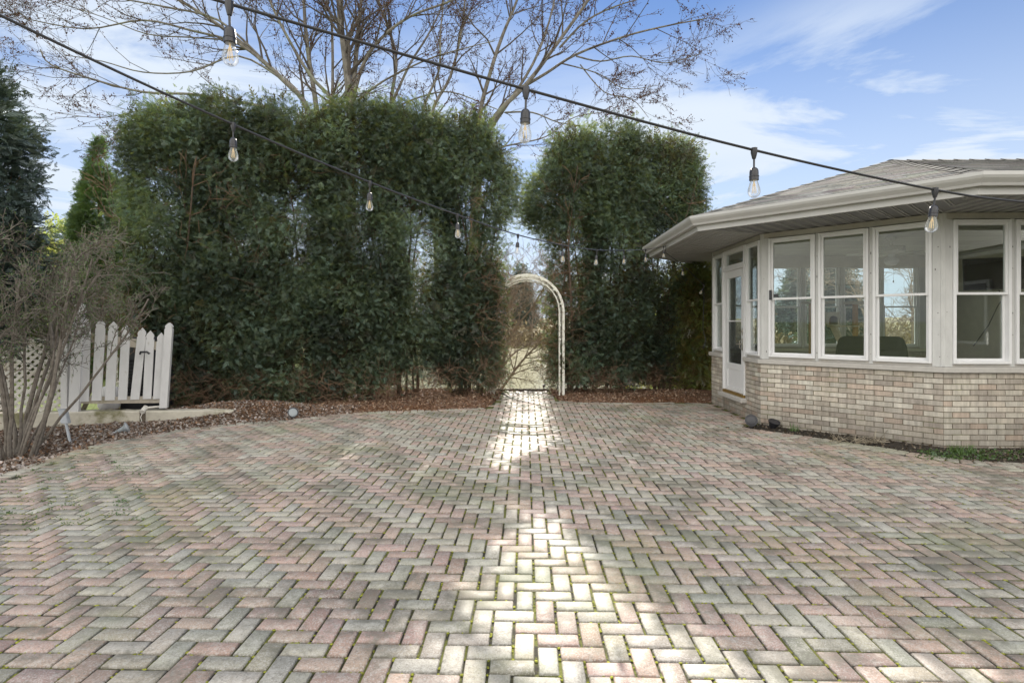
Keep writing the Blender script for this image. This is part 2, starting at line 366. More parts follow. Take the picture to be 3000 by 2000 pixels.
def ground_z(x, y):
    """terrain height away from the patio"""
    x = np.asarray(x, float); y = np.asarray(y, float)
    z = .03*nz(x, y, 0, 1.5)-.01
    z = z-.07*ss(-4.6, -5.6, x)*ss(8.5, 6.5, y)                      # the left bed dips
    z = z+.07*ss(8.6, 9.8, y)*ss(12.4, 11.5, y)*ss(-3.4, -2, x)       # mound under the hedge
    z = z+.19*np.exp(-((x+4.4)**2/.9+(y-9.1)**2/.35))
    bank = ss(12.3, 15.5, y)*ss(-9.5, -4.5, x)
    z = z-2.1*bank
    z = z+3.2*ss(60, 82, y)*ss(-9.5, -4.5, x)
    z = z+2.5*ss(90, 200, np.hypot(x, y))
    return z
def gridmesh(xs, ys, name, colf, zf):
    X, Y = np.meshgrid(xs, ys); Z = zf(X, Y); V = np.stack([X.ravel(), Y.ravel(), Z.ravel()], 1)
    nx, ny = len(xs), len(ys); i = np.arange(nx-1)[None, :]+nx*np.arange(ny-1)[:, None]; i = i.ravel()
    return np_mesh(name, V, np.stack([i, i+1, i+nx+1, i+nx], 1), colf(X, Y).reshape(-1, 3), True)
def gz(X, Y):
    z = ground_z(X, Y); d = edge_dist(X, Y); ins = inpoly(X, Y)
    z = np.where(d < .35, z*(d/.35)-.012*(1-d/.35), z)
    near = (Y < 13) & (Y > -6)
    return np.where(ins & near, -.075, z)
def gcol(X, Y):
    c = np.zeros(X.shape+(3,)); n = nz(X, Y, 0, 2.2, 3)[..., None]
    mulch = np.array([.095, .06, .038])+.025*n; red = np.array([.15, .075, .04])+.03*n; soil = np.array([.035, .028, .02])+.01*n
    grass = np.array([.13, .17, .04])+.03*n; bankc = np.array([.26, .21, .11])+.04*n
    c[:] = mulch
    w = ss(8.3, 9.3, Y)[..., None]; c = c*(1-w)+red*w
    w = (ss(3.0, 3.4, X)*ss(8.6, 8.2, Y))[..., None]; c = c*(1-w)+soil*w
    w = np.maximum(ss(11.6, 12.4, Y)*ss(-9, -12, X)*1.0, ss(11.8, 12.6, Y))[..., None]; c = c*(1-w)+grass*w
    w = np.maximum(ss(-7.4, -8.2, X), ss(8.6, 9.4, Y)*ss(-6.4, -7.2, X))[..., None]; c = c*(1-w)+grass*w
    w = (ss(13, 15, Y)*ss(-9, -5, X))[..., None]; c = c*(1-w)+bankc*w
    w = (ss(60, 66, Y))[..., None]; c = c*(1-w)+(np.array([.20, .17, .08])+.04*n)*w
    return c
xs = np.concatenate([np.array([-900, -500, -250, -140, -90, -60, -40, -28, -20, -15, -12]), np.arange(-10, 10.01, .09), np.array([12, 15, 20, 28, 40, 60, 90, 140, 250, 500, 900])])
ys = np.concatenate([np.array([-900, -400, -150, -60, -25, -12]), np.arange(-6.5, 16.01, .09), np.array([17, 18.5, 20, 24, 30, 40, 50, 58, 62, 66, 70, 74, 78, 82, 90, 110, 150, 200, 300, 500, 900])])
props(link_mesh('ground', gridmesh(xs, ys, 'ground', gcol, gz), M['ground']), 'mulch, soil and grass ground around the patio and down to the pond', None, None, 'structure')
wm = MB(); wm.add([(-9, 13.2, -1.05), (160, 13.2, -1.05), (160, 80, -1.05), (-40, 80, -1.05), (-12, 40, -1.05)], [(0, 1, 2, 3, 4)])
props(wm.build('pond_water', M['water']), 'still olive pond water beyond the hedge', None, None, 'structure')

# joints sheet
jb = MB(); jb.add([(x, y, -.009) for x, y in pe], [tuple(range(len(pe)))[::-1]])
o = jb.build('patio_joint_bed', M['joint']); props(o, 'dark mossy joint sand under the pavers', None, None, 'structure')
# pavers
pv, pf, pc = [], [], []; mm = .1025; PR = HR
dirx = np.array([cos(PR), sin(PR)]); diry = np.array([-sin(PR), cos(PR)])
PO = np.array([.045, 0.02])
pad = np.array([1, 1.]); joints = []
GREY = np.array([.385, .36, .30]); PINK = np.array([.40, .295, .245])
for i in range(-75, 100):
    for j in range(-12, 130):
        k = (i+j) % 4
        if k == 0: w, h = 2, 1
        elif k == 2: w, h = 1, 2
        else: continue
        cx, cy = (i+w/2)*mm, (j+h/2)*mm
        c = PO+dirx*cx+diry*cy
        if c[1] < .9: continue
        if abs(c[0]) > c[1]*1.08+1.4: continue
        pv.append((c[0], c[1], w, h, i, j))
pv = np.array(pv); keep = inpoly(pv[:, 0], pv[:, 1]) & (edge_dist(pv[:, 0], pv[:, 1]) > .07); pv = pv[keep]
ed = edge_dist(pv[:, 0], pv[:, 1])
PVX, PFX, PCX = [], [], []
for q, (cx, cy, w, h, i, j) in enumerate(pv):
    g = .0052+.0040*R.random()**2; hx, hy = w*mm/2-g, h*mm/2-g; b = .0055
    st = int((i+j)//4); pink = (st % 2 == 0)
    if nz(cx, cy, 0, .8, 7) > .42: pink = not pink
    if R.random() < .16: pink = not pink
    base = (PINK if pink else GREY)*(.80+.36*R.random()); base = base+np.array([R.uniform(-.02, .03), R.uniform(-.01, .01), R.uniform(-.015, .015)])
    if R.random() < .06: base = base*.72
    z = R.gauss(0, .0012)+.004*float(nz(cx, cy, 0, .7)); tx, ty = R.gauss(0, .007), R.gauss(0, .007); rz = R.gauss(0, .008)
    cz, sz = cos(rz), sin(rz)
    B = len(PVX)
    for lx, ly, dz in ((-1, -1, 0), (1, -1, 0), (1, 1, 0), (-1, 1, 0)):
        for lev in (0, 1, 2):
            bx = (hx-b if lev == 0 else hx)*lx; by = (hy-b if lev == 0 else hy)*ly
            x1, y1 = bx*cz-by*sz, bx*sz+by*cz
            X = cx+dirx[0]*x1+diry[0]*y1; Y = cy+dirx[1]*x1+diry[1]*y1
            PVX.append((X, Y, (z+bx*tx+by*ty) if lev == 0 else (z+bx*tx+by*ty-b if lev == 1 else -.05)))
            PCX.append(base if lev == 0 else base*.62)
    PFX.append((B, B+3, B+6, B+9))
    for a in range(4):
        n = (a+1) % 4
        PFX.append((B+a*3+1, B+n*3+1, B+n*3, B+a*3)); PFX.append((B+a*3+2, B+n*3+2, B+n*3+1, B+a*3+1))
me = np_mesh('patio', PVX, PFX, np.array(PCX)); props(link_mesh('patio', me, M['paver']), 'patio of grey and pink pavers laid in herringbone with mossy joints', None, None, 'structure')
# edging pavers (soldier course)
def edging(name, pts, label, w=.115, d=.17, side=1, z=.004):
    pts = [Vector((p[0], p[1], 0)) for p in pts]; acc = [0]
    for a, b in zip(pts, pts[1:]): acc.append(acc[-1]+(b-a).length)
    mb = MB(); n = int(acc[-1]/w)
    def at(s):
        for i in range(len(pts)-1):
            if s <= acc[i+1] or i == len(pts)-2:
                t = (s-acc[i])/(acc[i+1]-acc[i]); return pts[i].lerp(pts[i+1], t)
    for k in range(n):
        s0 = k*w+w/2; p = at(s0); t = (at(min(s0+.15, acc[-1]))-at(max(s0-.15, 0))).normalized(); nn = Vector((-t.y, t.x, 0))*side
        base = (PINK if R.random() < .4 else GREY)*(.8+.3*R.random()); base = tuple(base)
        h = z+R.gauss(0, .004); tl = R.gauss(0, .02)
        fr = lambda a, b, c: tuple(p+t*a+nn*b+Vector((0, 0, c+a*tl)))
        mb.box(-w/2+.005, w/2-.005, -d/2, d/2, -.06, h, base, fr, .006)
    o = mb.build(name, M['paver']); props(o, label, None, None, 'structure')
edging('patio_edging', pe[1:left_edge_n-3], 'curved paver border course along the mulch bed')
edging('patio_edging', [(bed[0][0]-.02, bed[0][1]+.05)]+bed+[(6.3, 5.62), (8.4, 5.55)], 'paver border course around the narrow bed by the sunroom')
edging('patio_edging', [pe[left_edge_n+2+i] for i in range(4)], 'paver border course below the right hedge', .2, .1)
# timber edge at the end of the path
mb = MB(); a = G(1462, 1144); b = G(1612, 1144); mb.box(a.x-.05, b.x+.05, a.y, a.y+.09, -.12, .035, (1, 1, 1), None, .008)
props(mb.build('timber_edge', M['timber'], None, (a.x, a.y, 0)), 'dark timber beam across the far end of the brick path', 'edging beam')

# moss lumps in the joints, weeds (stuff)
def blobs(name, pts, sc, matr, label, cols):
    # small six-sided domes
    n = len(pts); ang = np.arange(6)*pi/3; T = [(0, 0, .5)]+[(cos(a)*.6, sin(a)*.6, .33) for a in ang]+[(cos(a), sin(a), -.2) for a in ang]; T = np.array(T)
    Fq = [(1+k, 1+(k+1) % 6, 0, 0) for k in range(6)]
    Ft = [(0, 1+k, 1+(k+1) % 6) for k in range(6)]
    for k in range(6):
        Ft += [(1+k, 7+k, 7+(k+1) % 6), (1+k, 7+(k+1) % 6, 1+(k+1) % 6)]
    V = T[None]*sc[:, None, None]*NR.uniform(.7, 1.3, (n, 13, 1))*np.array([1, 1, .55])+pts[:, None, :]
    Fc = (np.array(Ft)[None]+13*np.arange(n)[:, None, None]).reshape(-1, 3)
    me = np_mesh(name, V.reshape(-1, 3), Fc, np.repeat(cols, 13, 0), True)
    props(link_mesh(name, me, matr), label, None, None, 'stuff')
mp = []
idx = np.arange(len(pv)); wgt = 1/(pv[:, 1]**1.0)*(0.3+np.clip(.6+nz(pv[:, 0], pv[:, 1], 0, 1.3, 2), 0, 2)**2); wgt /= wgt.sum()
for q in NR.choice(idx, 14000, p=wgt):
    cx, cy, w, h, i, j = pv[q]; s = R.choice((0, 1, 2, 3)); hx, hy = w*mm/2, h*mm/2; t = R.choice((-1, 1)) if R.random() < .35 else R.uniform(-1, 1)
    lx, ly = ((t*hx, -hy), (hx, t*hy), (t*hx, hy), (-hx, t*hy))[s]
    p = np.array([cx, cy])+dirx*lx+diry*ly+NR.normal(0, .0015, 2); mp.append((p[0], p[1], -.004))
mp = np.array(mp); blobs('moss', mp, NR.uniform(.0035, .0095, len(mp)), M['moss'], 'yellow green moss growing in the paver joints', np.stack([NR.uniform(.6, 1.5, len(mp))]*3, 1)*np.array([1, 1, .8]))

# ------------------------------------------------------------------ leaf scatter machinery
def tmpl_spray(nb=9, spread=.75, bl=.36, bw=.075, droop=.25, rng=None):
    V = []; Fc = []
    for k in range(nb):
        t = .08+.88*k/(nb-1); side = -1 if k % 2 else 1
        if k == nb-1: ang = 0
        else: ang = side*spread*(1.15-.6*t)
        l = bl*(1-.45*t)*(.85+.3*rng.random()); base = np.array([0, t*.8, -droop*t*t]); a = np.array([sin(ang), cos(ang), -.12+.25*(rng.random()-.5)]); a /= np.linalg.norm(a)
        s = np.array([cos(ang), -sin(ang), .25*(rng.random()-.5)])
        b = len(V); V += [base, base+a*l*.5+s*bw, base+a*l, base+a*l*.5-s*bw]; Fc.append((b, b+1, b+2, b+3))
    # thin rachis
    b = len(V); V += [np.array([-.012, 0, 0]), np.array([.012, 0, 0]), np.array([.008, .8, -droop]), np.array([-.008, .8, -droop])]; Fc.append((b, b+1, b+2, b+3))
    return np.array(V), np.array(Fc)
TS = [tmpl_spray(14, .62, .36, .026, .15+.12*i, random.Random(i)) for i in range(5)]
TB = [tmpl_spray(9, .95, .44, .060, .12+.14*i, random.Random(40+i)) for i in range(5)]
TS7 = [tmpl_spray(6, .85, .45, .10, .2, random.Random(10+i)) for i in range(3)]
TWISP = [tmpl_spray(8, .45, .42, .045, .1, random.Random(20+i)) for i in range(3)]
LEAF1 = [(np.array([(0, 0, 0), (.32, .45, .1), (0, 1, .02), (-.32, .45, .12)]), np.array([(0, 1, 2, 3)]))]
def scatter(T, Pn, Dn, sc, tone, rng):
    """T: templates; Pn (n,3) positions; Dn (n,3) directions; returns V,F,C"""
    n = len(Pn); Dn = Dn/np.linalg.norm(Dn, axis=1, keepdims=True); up = rng.normal(0, 1, (n, 3)); up[:, 2] += .8
    X = np.cross(Dn, up); X /= np.linalg.norm(X, axis=1, keepdims=True)+1e-9; Z = np.cross(X, Dn)
    which = rng.integers(0, len(T), n); VV, FF, CC = [], [], []; off = 0
    for k, (tv, tf) in enumerate(T):
        m = which == k; c = m.sum()
        if not c: continue
        V = (tv[None, :, 0:1]*X[m][:, None]+tv[None, :, 1:2]*Dn[m][:, None]+tv[None, :, 2:3]*Z[m][:, None])*sc[m][:, None, None]+Pn[m][:, None]
        VV.append(V.reshape(-1, 3)); FF.append((tf[None]+len(tv)*np.arange(c)[:, None, None]).reshape(-1, tf.shape[1])+off)
        CC.append(np.repeat(tone[m], len(tv), 0)); off += c*len(tv)
    return np.concatenate(VV), np.concatenate(FF), np.concatenate(CC)
def crown(name, parent, matr, radf, z0, z1, nclump, per, seed, gap=None, sp=(.12, .22), clump_r=.2, T=TS, shell=(.72, 1.0), outw=.8, upw=.0, tones=(.7, 1.35), tint=(0, 0, 0), backthin=.55, extra_up=0):
    """crown of leaf sprays in clumps on the shell of a column, local coordinates"""
    rng = np.random.default_rng(seed)
    n = int(nclump*2.2); z = rng.uniform(z0, z1, n); th = rng.uniform(0, 2*pi, n)
    r0 = radf(z, th); w = r0/np.max(r0); ok = rng.random(n) < w
    z, th, r0 = z[ok], th[ok], r0[ok]
    if backthin < 1: ok = (np.sin(th) < .25) | (rng.random(len(z)) < backthin); z, th, r0 = z[ok], th[ok], r0[ok]
    rr = r0*rng.uniform(shell[0], shell[1], len(z))*(1+.10*nz(th*2, z*1.5, 0, 1.2, seed))
    Cn = np.stack([rr*np.cos(th), rr*np.sin(th), z], 1)
    if gap is not None:
        ok = rng.random(len(z)) < gap(Cn); Cn, th, z, rr = Cn[ok], th[ok], z[ok], rr[ok]
    Cn, th, z = Cn[:nclump], th[:nclump], z[:nclump]; n = len(z)
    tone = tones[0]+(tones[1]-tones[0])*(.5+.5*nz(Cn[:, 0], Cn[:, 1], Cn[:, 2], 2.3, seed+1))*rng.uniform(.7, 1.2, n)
    out = np.stack([np.cos(th), np.sin(th), np.full(n, upw)], 1); cd = out*outw+rng.normal(0, .35, (n, 3)); 
    top = ss(z1-.5, z1, z); cd[:, 2] += top*1.2
    Pn = np.repeat(Cn, per, 0)+rng.normal(0, clump_r, (n*per, 3))*np.array([1, 1, 1.15])
    Dn = np.repeat(cd, per, 0)+rng.normal(0, .55, (n*per, 3)); Dn[:, 2] -= .12
    tt = np.repeat(tone, per)*rng.uniform(.75, 1.25, n*per)
    hue = rng.uniform(-1, 1, n*per)*.12
    C = np.stack([tt*(1+hue+tint[0]), tt*(1+tint[1]), tt*(1-hue+tint[2])], 1)
    sc = rng.uniform(sp[0], sp[1], n*per)
    V, Fc, CC = scatter(T, Pn, Dn, sc, C, rng)
    return link_mesh(name, np_mesh(name, V, Fc, CC), matr, parent)

# ------------------------------------------------------------------ branching
def branch(mb, buds, p, d, r, ln, lev, maxlev, rnd, up=.06, wob=.18, nseg=5, kids=(3, 5), shrink=.55, bud=0.0, spread=(.5, .95), n0=6, rmin=.003, kidstart=.25):
    pts = [p.copy()]; rads = [r]; d = d.normalized(); step = ln/nseg
    for i in range(nseg):
        d = (d+Vector((rnd.gauss(0, wob), rnd.gauss(0, wob), rnd.gauss(0, wob)+up))).normalized(); p = p+d*step
        pts.append(p.copy()); rads.append(max(rmin, r*(1-.75*(i+1)/nseg)))
    mb[min(lev, len(mb)-1)].tube(pts, rads, n0 if lev == 0 else (4 if lev == 1 else 3), cap=lev == 0)
    along(mb, buds, pts, rads, lev, maxlev, rnd, up, wob, kids, shrink, bud, spread, ln, rmin, kidstart)
def along(mb, buds, pts, rads, lev, maxlev, rnd, up, wob, kids, shrink, bud, spread, ln, rmin, kidstart=.25):
    if bud and buds is not None and lev >= maxlev-1:
        L_ = sum((b-a).length for a, b in zip(pts, pts[1:]))
        for _ in range(int(L_*bud)+1):
            s = rnd.random()*(len(pts)-1); i = min(int(s), len(pts)-2); buds.append((pts[i].lerp(pts[i+1], s-i), (pts[i+1]-pts[i]).normalized()))
        buds.append((pts[-1], (pts[-1]-pts[-2]).normalized()))
    if lev >= maxlev: return
    kk = kids[min(lev, len(kids)-1)] if isinstance(kids, list) else kids
    for _ in range(rnd.randint(*kk)):
        s = (kidstart+(1-kidstart)*rnd.random()**.85)*(len(pts)-1); i = min(int(s), len(pts)-2); q = pts[i].lerp(pts[i+1], s-i); t = (pts[i+1]-pts[i]).normalized()
        a = t.orthogonal().normalized(); a.rotate(Matrix.Rotation(rnd.uniform(0, 2*pi), 3, t)); an = rnd.uniform(*spread)
        nd = (t*cos(an)+a*sin(an)); rr = max(rmin, rads[i]*.55)
        branch(mb, buds, q, nd, rr, ln*shrink*rnd.uniform(.6, 1.15), lev+1, maxlev, rnd, up, wob*1.15, 4, kids, shrink, bud, spread, 6, rmin)
def budmesh(name, buds, parent, matr, size, rnd_seed, off, T=LEAF1, per=3, tone=(.6, 1.6)):
    rng = np.random.default_rng(rnd_seed); Pn = np.array([tuple(b[0]-off) for b in buds]); Dn = np.array([tuple(b[1]) for b in buds])
    Pn = np.repeat(Pn, per, 0)+rng.normal(0, size*.35, (len(Pn)*per, 3)); Dn = np.repeat(Dn, per, 0)+rng.normal(0, .8, (len(Pn), 3))
    tn = rng.uniform(tone[0], tone[1], len(Pn)); V, Fc, C = scatter(T, Pn, Dn, rng.uniform(.6, 1.3, len(Pn))*size, np.stack([tn]*3, 1), rng)
    return link_mesh(name, np_mesh(name, V, Fc, C), matr, parent)

# ------------------------------------------------------------------ sunroom
house = thing('sunroom', 'white sunroom with many windows, pale washed brick base and grey hipped shingle roof at right', 'sunroom', HO, HR)
EV = 1.05
def side(p0, p1):
    p0 = Vector(p0); p1 = Vector(p1); uu = (p1-p0).normalized(); nn = Vector((uu.y, -uu.x))
    c = -p0.dot(nn)
    if nn.dot(p0) < 0: nn = -nn
    ln = (p1-p0).length
    def fr(a, b, z): q = p0+uu*a+nn*b; return (q.x, q.y, z)
    return fr, ln
XR = 3.0
BRK = [(.42, .41, .385), (.45, .435, .40), (.38, .36, .335), (.34, .31, .285), (.38, .315, .275), (.38, .35, .315), (.31, .285, .265), (.48, .465, .435), (.41, .385, .35)]
BRK = [tuple(.86*v+.14*m_ for v, m_ in zip(c, (.40, .372, .33))) for c in BRK]
WZ0, WZ1 = .975, 2.67
def brickwall(fr, a0, a1, z1=.869, z0=-.12, outer=True):
    mb = MB(); cz = .0668; bl = .203; nrow = int(round((z1-z0)/cz)); cz = (z1-z0)/nrow
    for r in range(nrow):
        zz = z0+r*cz; x = a0-(bl/2 if r % 2 else 0)
        while x < a1-.005:
            xa, xb = max(x, a0), min(x+bl, a1)
            if xb-xa > .02:
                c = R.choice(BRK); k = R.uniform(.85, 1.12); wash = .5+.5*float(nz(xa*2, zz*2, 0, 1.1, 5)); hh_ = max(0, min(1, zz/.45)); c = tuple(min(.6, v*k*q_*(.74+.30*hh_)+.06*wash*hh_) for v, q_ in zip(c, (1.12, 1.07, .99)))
                e = R.uniform(0, .003)
                mb.box(xa+.0048, xb-.0048, -.045, -.002+e, zz+.0055, zz+cz-.0055, c, fr)
            x += bl
    return mb
def window(fr, a0, a1, parent, z0=WZ0, z1=WZ1, mid=1.79, screen=False, inner=False):
    f = MB(); w = .032
    f.box(a0, a0+w, -.075, .012, z0, z1, fr=fr, bev=.003); f.box(a1-w, a1, -.075, .012, z0, z1, fr=fr, bev=.003)
    f.box(a0+w, a1-w, -.075, .012, z1-w, z1, fr=fr, bev=.003); f.box(a0+w, a1-w, -.075, .016, z0, z0+w, fr=fr, bev=.003)
    win = f.build('window', M['vinyl'], parent)
    s = MB(); q = .03
    def sash(b0, b1, za, zb):
        s.box(a0+w, a0+w+q, b0, b1, za, zb, fr=fr, bev=.002); s.box(a1-w-q, a1-w, b0, b1, za, zb, fr=fr, bev=.002)
        s.box(a0+w+q, a1-w-q, b0, b1, zb-q, zb, fr=fr, bev=.002); s.box(a0+w+q, a1-w-q, b0, b1, za, za+q, fr=fr, bev=.002)
    sash(-.04, -.005, mid-.002, z1-w); sash(-.07, -.042, z0+w, mid+.03)
    s.build('sash', M['vinyl'], win)
    p = MB(); p.box(a0+w+q, a1-w-q, -.024, -.021, mid+q, z1-w-q, fr=fr); p.build('pane', M['glass'], win)
    p = MB(); p.box(a0+w+q, a1-w-q, -.058, -.055, z0+w+q, mid, fr=fr); p.build('pane', M['screen'] if screen else M['glass'], win)
    return win
def wallside(p0, p1, wins, door=None, ext=True, brick=True):
    fr, ln = side(p0, p1)
    spans = [(0, ln)] if not door else [(0, door[0]), (door[1], ln)]
    for a0, a1 in spans:
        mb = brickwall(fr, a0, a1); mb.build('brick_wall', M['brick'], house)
        m2 = MB(); m2.box(a0, a1, -.12, -.013, -.12, .869, fr=fr); m2.build('mortar_backing', M['mortar'], house)
        lg = MB(); lg.box(a0-.02*(a0 == 0), a1+.02*(a1 == ln), -.15, .045, .872, .938, fr=fr, bev=.006); lg.build('stone_ledge', M['stone'], house)
    # timber frame
    b = MB(); b.box(0, ln, -.11, -.012, WZ1+.012, 2.752, fr=fr); b.build('header_beam', M['beam'], house)
    ed = [(0, wins[0][0])] if not door else []
    allw = sorted(list(wins)+([(door[0], door[1])] if door else [])); prev = 0
    for a0, a1 in allw+[(ln, ln)]:
        if a0-prev > .01:
            q = MB(); q.box(prev+.001, a0-.001, -.11, -.008 if a0-prev > .06 else -.014, .94, WZ1+.010, fr=fr, bev=.003)
            k = q
            for zz in np.arange(1.05, 2.6, .26):      # nail heads / knots
                if R.random() < .75: 
                    x = R.uniform(prev+.02, a0-.02) if a0-prev > .06 else (prev+a0)/2
                    k.box(x-.004, x+.004, -.0078 if a0-prev > .06 else -.0138, -.006 if a0-prev > .06 else -.012, zz+R.uniform(-.02, .02), zz+.012, (.12, .11, .10), fr)
            q.build('post', M['post'], house)
        prev = a1
    for a0, a1 in wins:
        q = MB(); q.box(a0, a1, -.11, -.02, .94, WZ0-.001, fr=fr); q.build('window_sill', M['beam'], house)
        window(fr, a0, a1, house)
    return fr, ln
c_AZ, c_AB, c_BC = (-AP, HS), (-AP, -HS), (-HS, -AP)
frA, lnA = wallside(c_AB, c_AZ, [(.045, .54), (1.53, 2.02)], door=(.562, 1.512))
frB, lnB = wallside(c_AB, c_BC, [(.116, .731), (.772, 1.36), (1.405, 2.012)])
frC, lnC = wallside(c_BC, (XR, -AP), [(.112+.722*i, .779+.722*i) for i in range(5)])
frD, lnD = wallside(c_AZ, (-HS, AP), [(.09, .72), (.76, 1.36), (1.40, 2.03)])
frE, lnE = wallside((-HS, AP), (XR, AP), [(.09+.8*i, .83+.8*i) for i in range(4)])
frH, lnH = side((XR, -AP), (XR, AP))
mb = MB(); mb.box(0, lnH, -.1, 0, -.1, 2.85, fr=frH); mb.build('end_wall', M['inside'], house)
# vertical corner posts
for (x, y) in (c_AZ, c_AB, c_BC, (-HS, AP)):
    an = math.atan2(y, x); mb = MB()
    mb.tube([(x-.06*cos(an), y-.06*sin(an), .94), (x-.06*cos(an), y-.06*sin(an), 2.75)], .052, 8); mb.build('corner_post', M['post'], house)
# door unit (wall A): a measured from AB going back
d0, d1 = .562, 1.512; dz0, dz1 = .335, 2.335
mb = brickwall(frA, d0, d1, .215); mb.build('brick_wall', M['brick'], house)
mb = MB(); mb.box(d0, d1, -.12, -.008, -.12, .215, fr=frA); mb.build('mortar_backing', M['mortar'], house)
mb = MB(); mb.box(d0-.05, d1+.03, -.14, .085, .218, dz0-.045, fr=frA, bev=.012); mb.build('door_step', M['stone'], house)
mb = MB(); mb.box(d0+.02, d1-.02, -.1, .02, dz0-.045, dz0-.002, fr=frA, bev=.004); mb.build('threshold', M['brass'], house)
fm = MB(); jw = .045
fm.box(d0+.001, d0+jw, -.1, .018, dz0, 2.68, fr=frA, bev=.004); fm.box(d1-jw, d1-.001, -.1, .018, dz0, 2.68, fr=frA, bev=.004)
fm.box(d0+jw, d1-jw, -.1, .018, 2.645, 2.68, fr=frA, bev=.004); fm.box(d0+jw, d1-jw, -.1, .018, dz1, dz1+.055, fr=frA, bev=.004)
fm.build('door_frame', M['vinyl'], house)
tm = MB(); ta, tb, tz0, tz1 = d0+jw, d1-jw, dz1+.057, 2.643
for bx in ((ta, ta+.035, tz0, tz1), (tb-.035, tb, tz0, tz1), (ta+.035, tb-.035, tz0, tz0+.035), (ta+.035, tb-.035, tz1-.035, tz1)):
    tm.box(bx[0], bx[1], -.06, .0, bx[2], bx[3], fr=frA)
tw = tm.build('transom_window', M['vinyl'], house); pm = MB(); pm.box(ta+.035, tb-.035, -.032, -.029, tz0+.035, tz1-.035, fr=frA); pm.build('pane', M['glass'], tw)
dm = MB(); e0, e1 = d0+jw+.004, d1-jw-.004; g0, g1 = e0+.13, e1-.13
dm.box(e0, g0, -.055, -.008, dz0+.003, dz1-.004, fr=frA, bev=.004); dm.box(g1, e1, -.055, -.008, dz0+.003, dz1-.004, fr=frA, bev=.004)
dm.box(g0, g1, -.055, -.008, 2.21, dz1-.004, fr=frA, bev=.004); dm.box(g0, g1, -.055, -.008, .70, .80, fr=frA, bev=.004); dm.box(g0, g1, -.055, -.008, dz0+.003, .40, fr=frA, bev=.004)
dm.box(g0, g1, -.05, -.02, .40, .70, fr=frA); dm.box(g0, g1, -.045, -.012, 1.485, 1.505, fr=frA)
door = dm.build('door', M['vinyl'], house); door['label'] = 'white full glass storm door above a stone step'
pm = MB(); pm.box(g0, g1, -.034, -.031, .80, 1.485, fr=frA); pm.build('pane', M['screen'], door)
pm = MB(); pm.box(g0, g1, -.034, -.031, 1.505, 2.21, fr=frA); pm.build('pane', M['glass'], door)
hm = MB(); ha = e0+.055   # nearer edge (toward AB)
hm.box(ha-.018, ha+.018, -.008, .004, 1.27, 1.38, fr=frA, bev=.004); hm.box(ha-.02, ha+.02, -.008, .004, 1.03, 1.22, fr=frA, bev=.004)
hm.tube([frA(ha, 0, 1.13), frA(ha, .05, 1.13), frA(ha+.03, .06, 1.13), frA(ha+.11, .055, 1.125)], .011, 8); hm.tube([frA(ha, 0, 1.33), frA(ha, .03, 1.33)], .014, 8)
hm.tube([frA(ha, .0, 1.2), frA(ha, .045, 1.18), frA(ha, .045, 1.07), frA(ha, 0, 1.05)], .008, 6)
hm.build('door_handle', M['metal'], door)
# eaves
def ring(o, x_r): t = (AP+o)*tan(pi/8); return [(x_r, -(AP+o)), (-t, -(AP+o)), (-(AP+o), -t), (-(AP+o), t), (-t, AP+o), (x_r, AP+o)]
XE = 9.0
def band(name, o0, o1, z0, z1, matr):
    """ring segment extruded, outline between offsets o0 (inner) and o1 (outer)"""
    a, b = ring(o0, XE), ring(o1, XE)
    for i in range(5):
        mb = MB(); q = [a[i], a[i+1], b[i+1], b[i]]
        mb.prism(q, z0, z1, lambda x, y, h: (x, y, h)); mb.build(name, matr, house)
# soffit panels: ribs on the front and B sides
a, b = ring(-.06, XE), ring(EV-.045, XE)
for i in range(5):
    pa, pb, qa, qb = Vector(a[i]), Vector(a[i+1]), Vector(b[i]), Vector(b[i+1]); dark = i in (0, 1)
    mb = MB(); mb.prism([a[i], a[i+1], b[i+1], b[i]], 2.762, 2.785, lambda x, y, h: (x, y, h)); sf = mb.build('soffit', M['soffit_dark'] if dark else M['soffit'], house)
    # ribs perpendicular to the wall on dark vented runs, parallel boards on the pale run
    uu = (qb-qa).normalized(); nn = Vector((-uu.y, uu.x)); 
    if nn.dot(qa) < 0: nn = -nn
    rb = MB(); ln = (qb-qa).length; wln = (pb-pa).length; inset = (qa-pa).dot(uu); 
    if dark:
        k = .16
        for s in np.arange(.1, ln-.05, k):
            # clip start by mitre
            t0 = 0.0; dep = EV-.02
            base = qa+uu*s
            s_rel = s; lim0 = abs((pa-qa).dot(uu)); lim1 = abs((pb-qb).dot(uu))
            depth = dep
            if i != 0 and s < lim0: depth = dep*s/lim0
            if s > ln-lim1: depth = min(depth, dep*(ln-s)/lim1)
            if depth < .05: continue
            for dd in (0, .035):
                f2 = lambda x, y, z, B=base, U=uu, NN=nn: ((B+U*x-NN*y).x, (B+U*x-NN*y).y, z)
                rb.box(dd-.006, dd+.006, 0, depth, 2.752, 2.7625, fr=f2)
        rb.build('soffit_rib', M['soffit'], sf)
    else:
        for y in np.arange(.05, EV-.05, .075):
            f_ = y/EV; s0 = qa.lerp(pa, f_); s1 = qb.lerp(pb, f_)
            dd = (s1-s0); l2 = dd.length; U = dd.normalized()
            f2 = lambda x, y_, z, B=s0, U=U, NN=nn: ((B+U*x+NN*y_).x, (B+U*x+NN*y_).y, z)
            rb.box(0, l2, -.004, .004, 2.756, 2.7625, fr=f2)
        rb.build('soffit_rib', M['soffit'], sf)
band('fascia', EV-.05, EV-.012, 2.725, 2.86, M['gutter'])
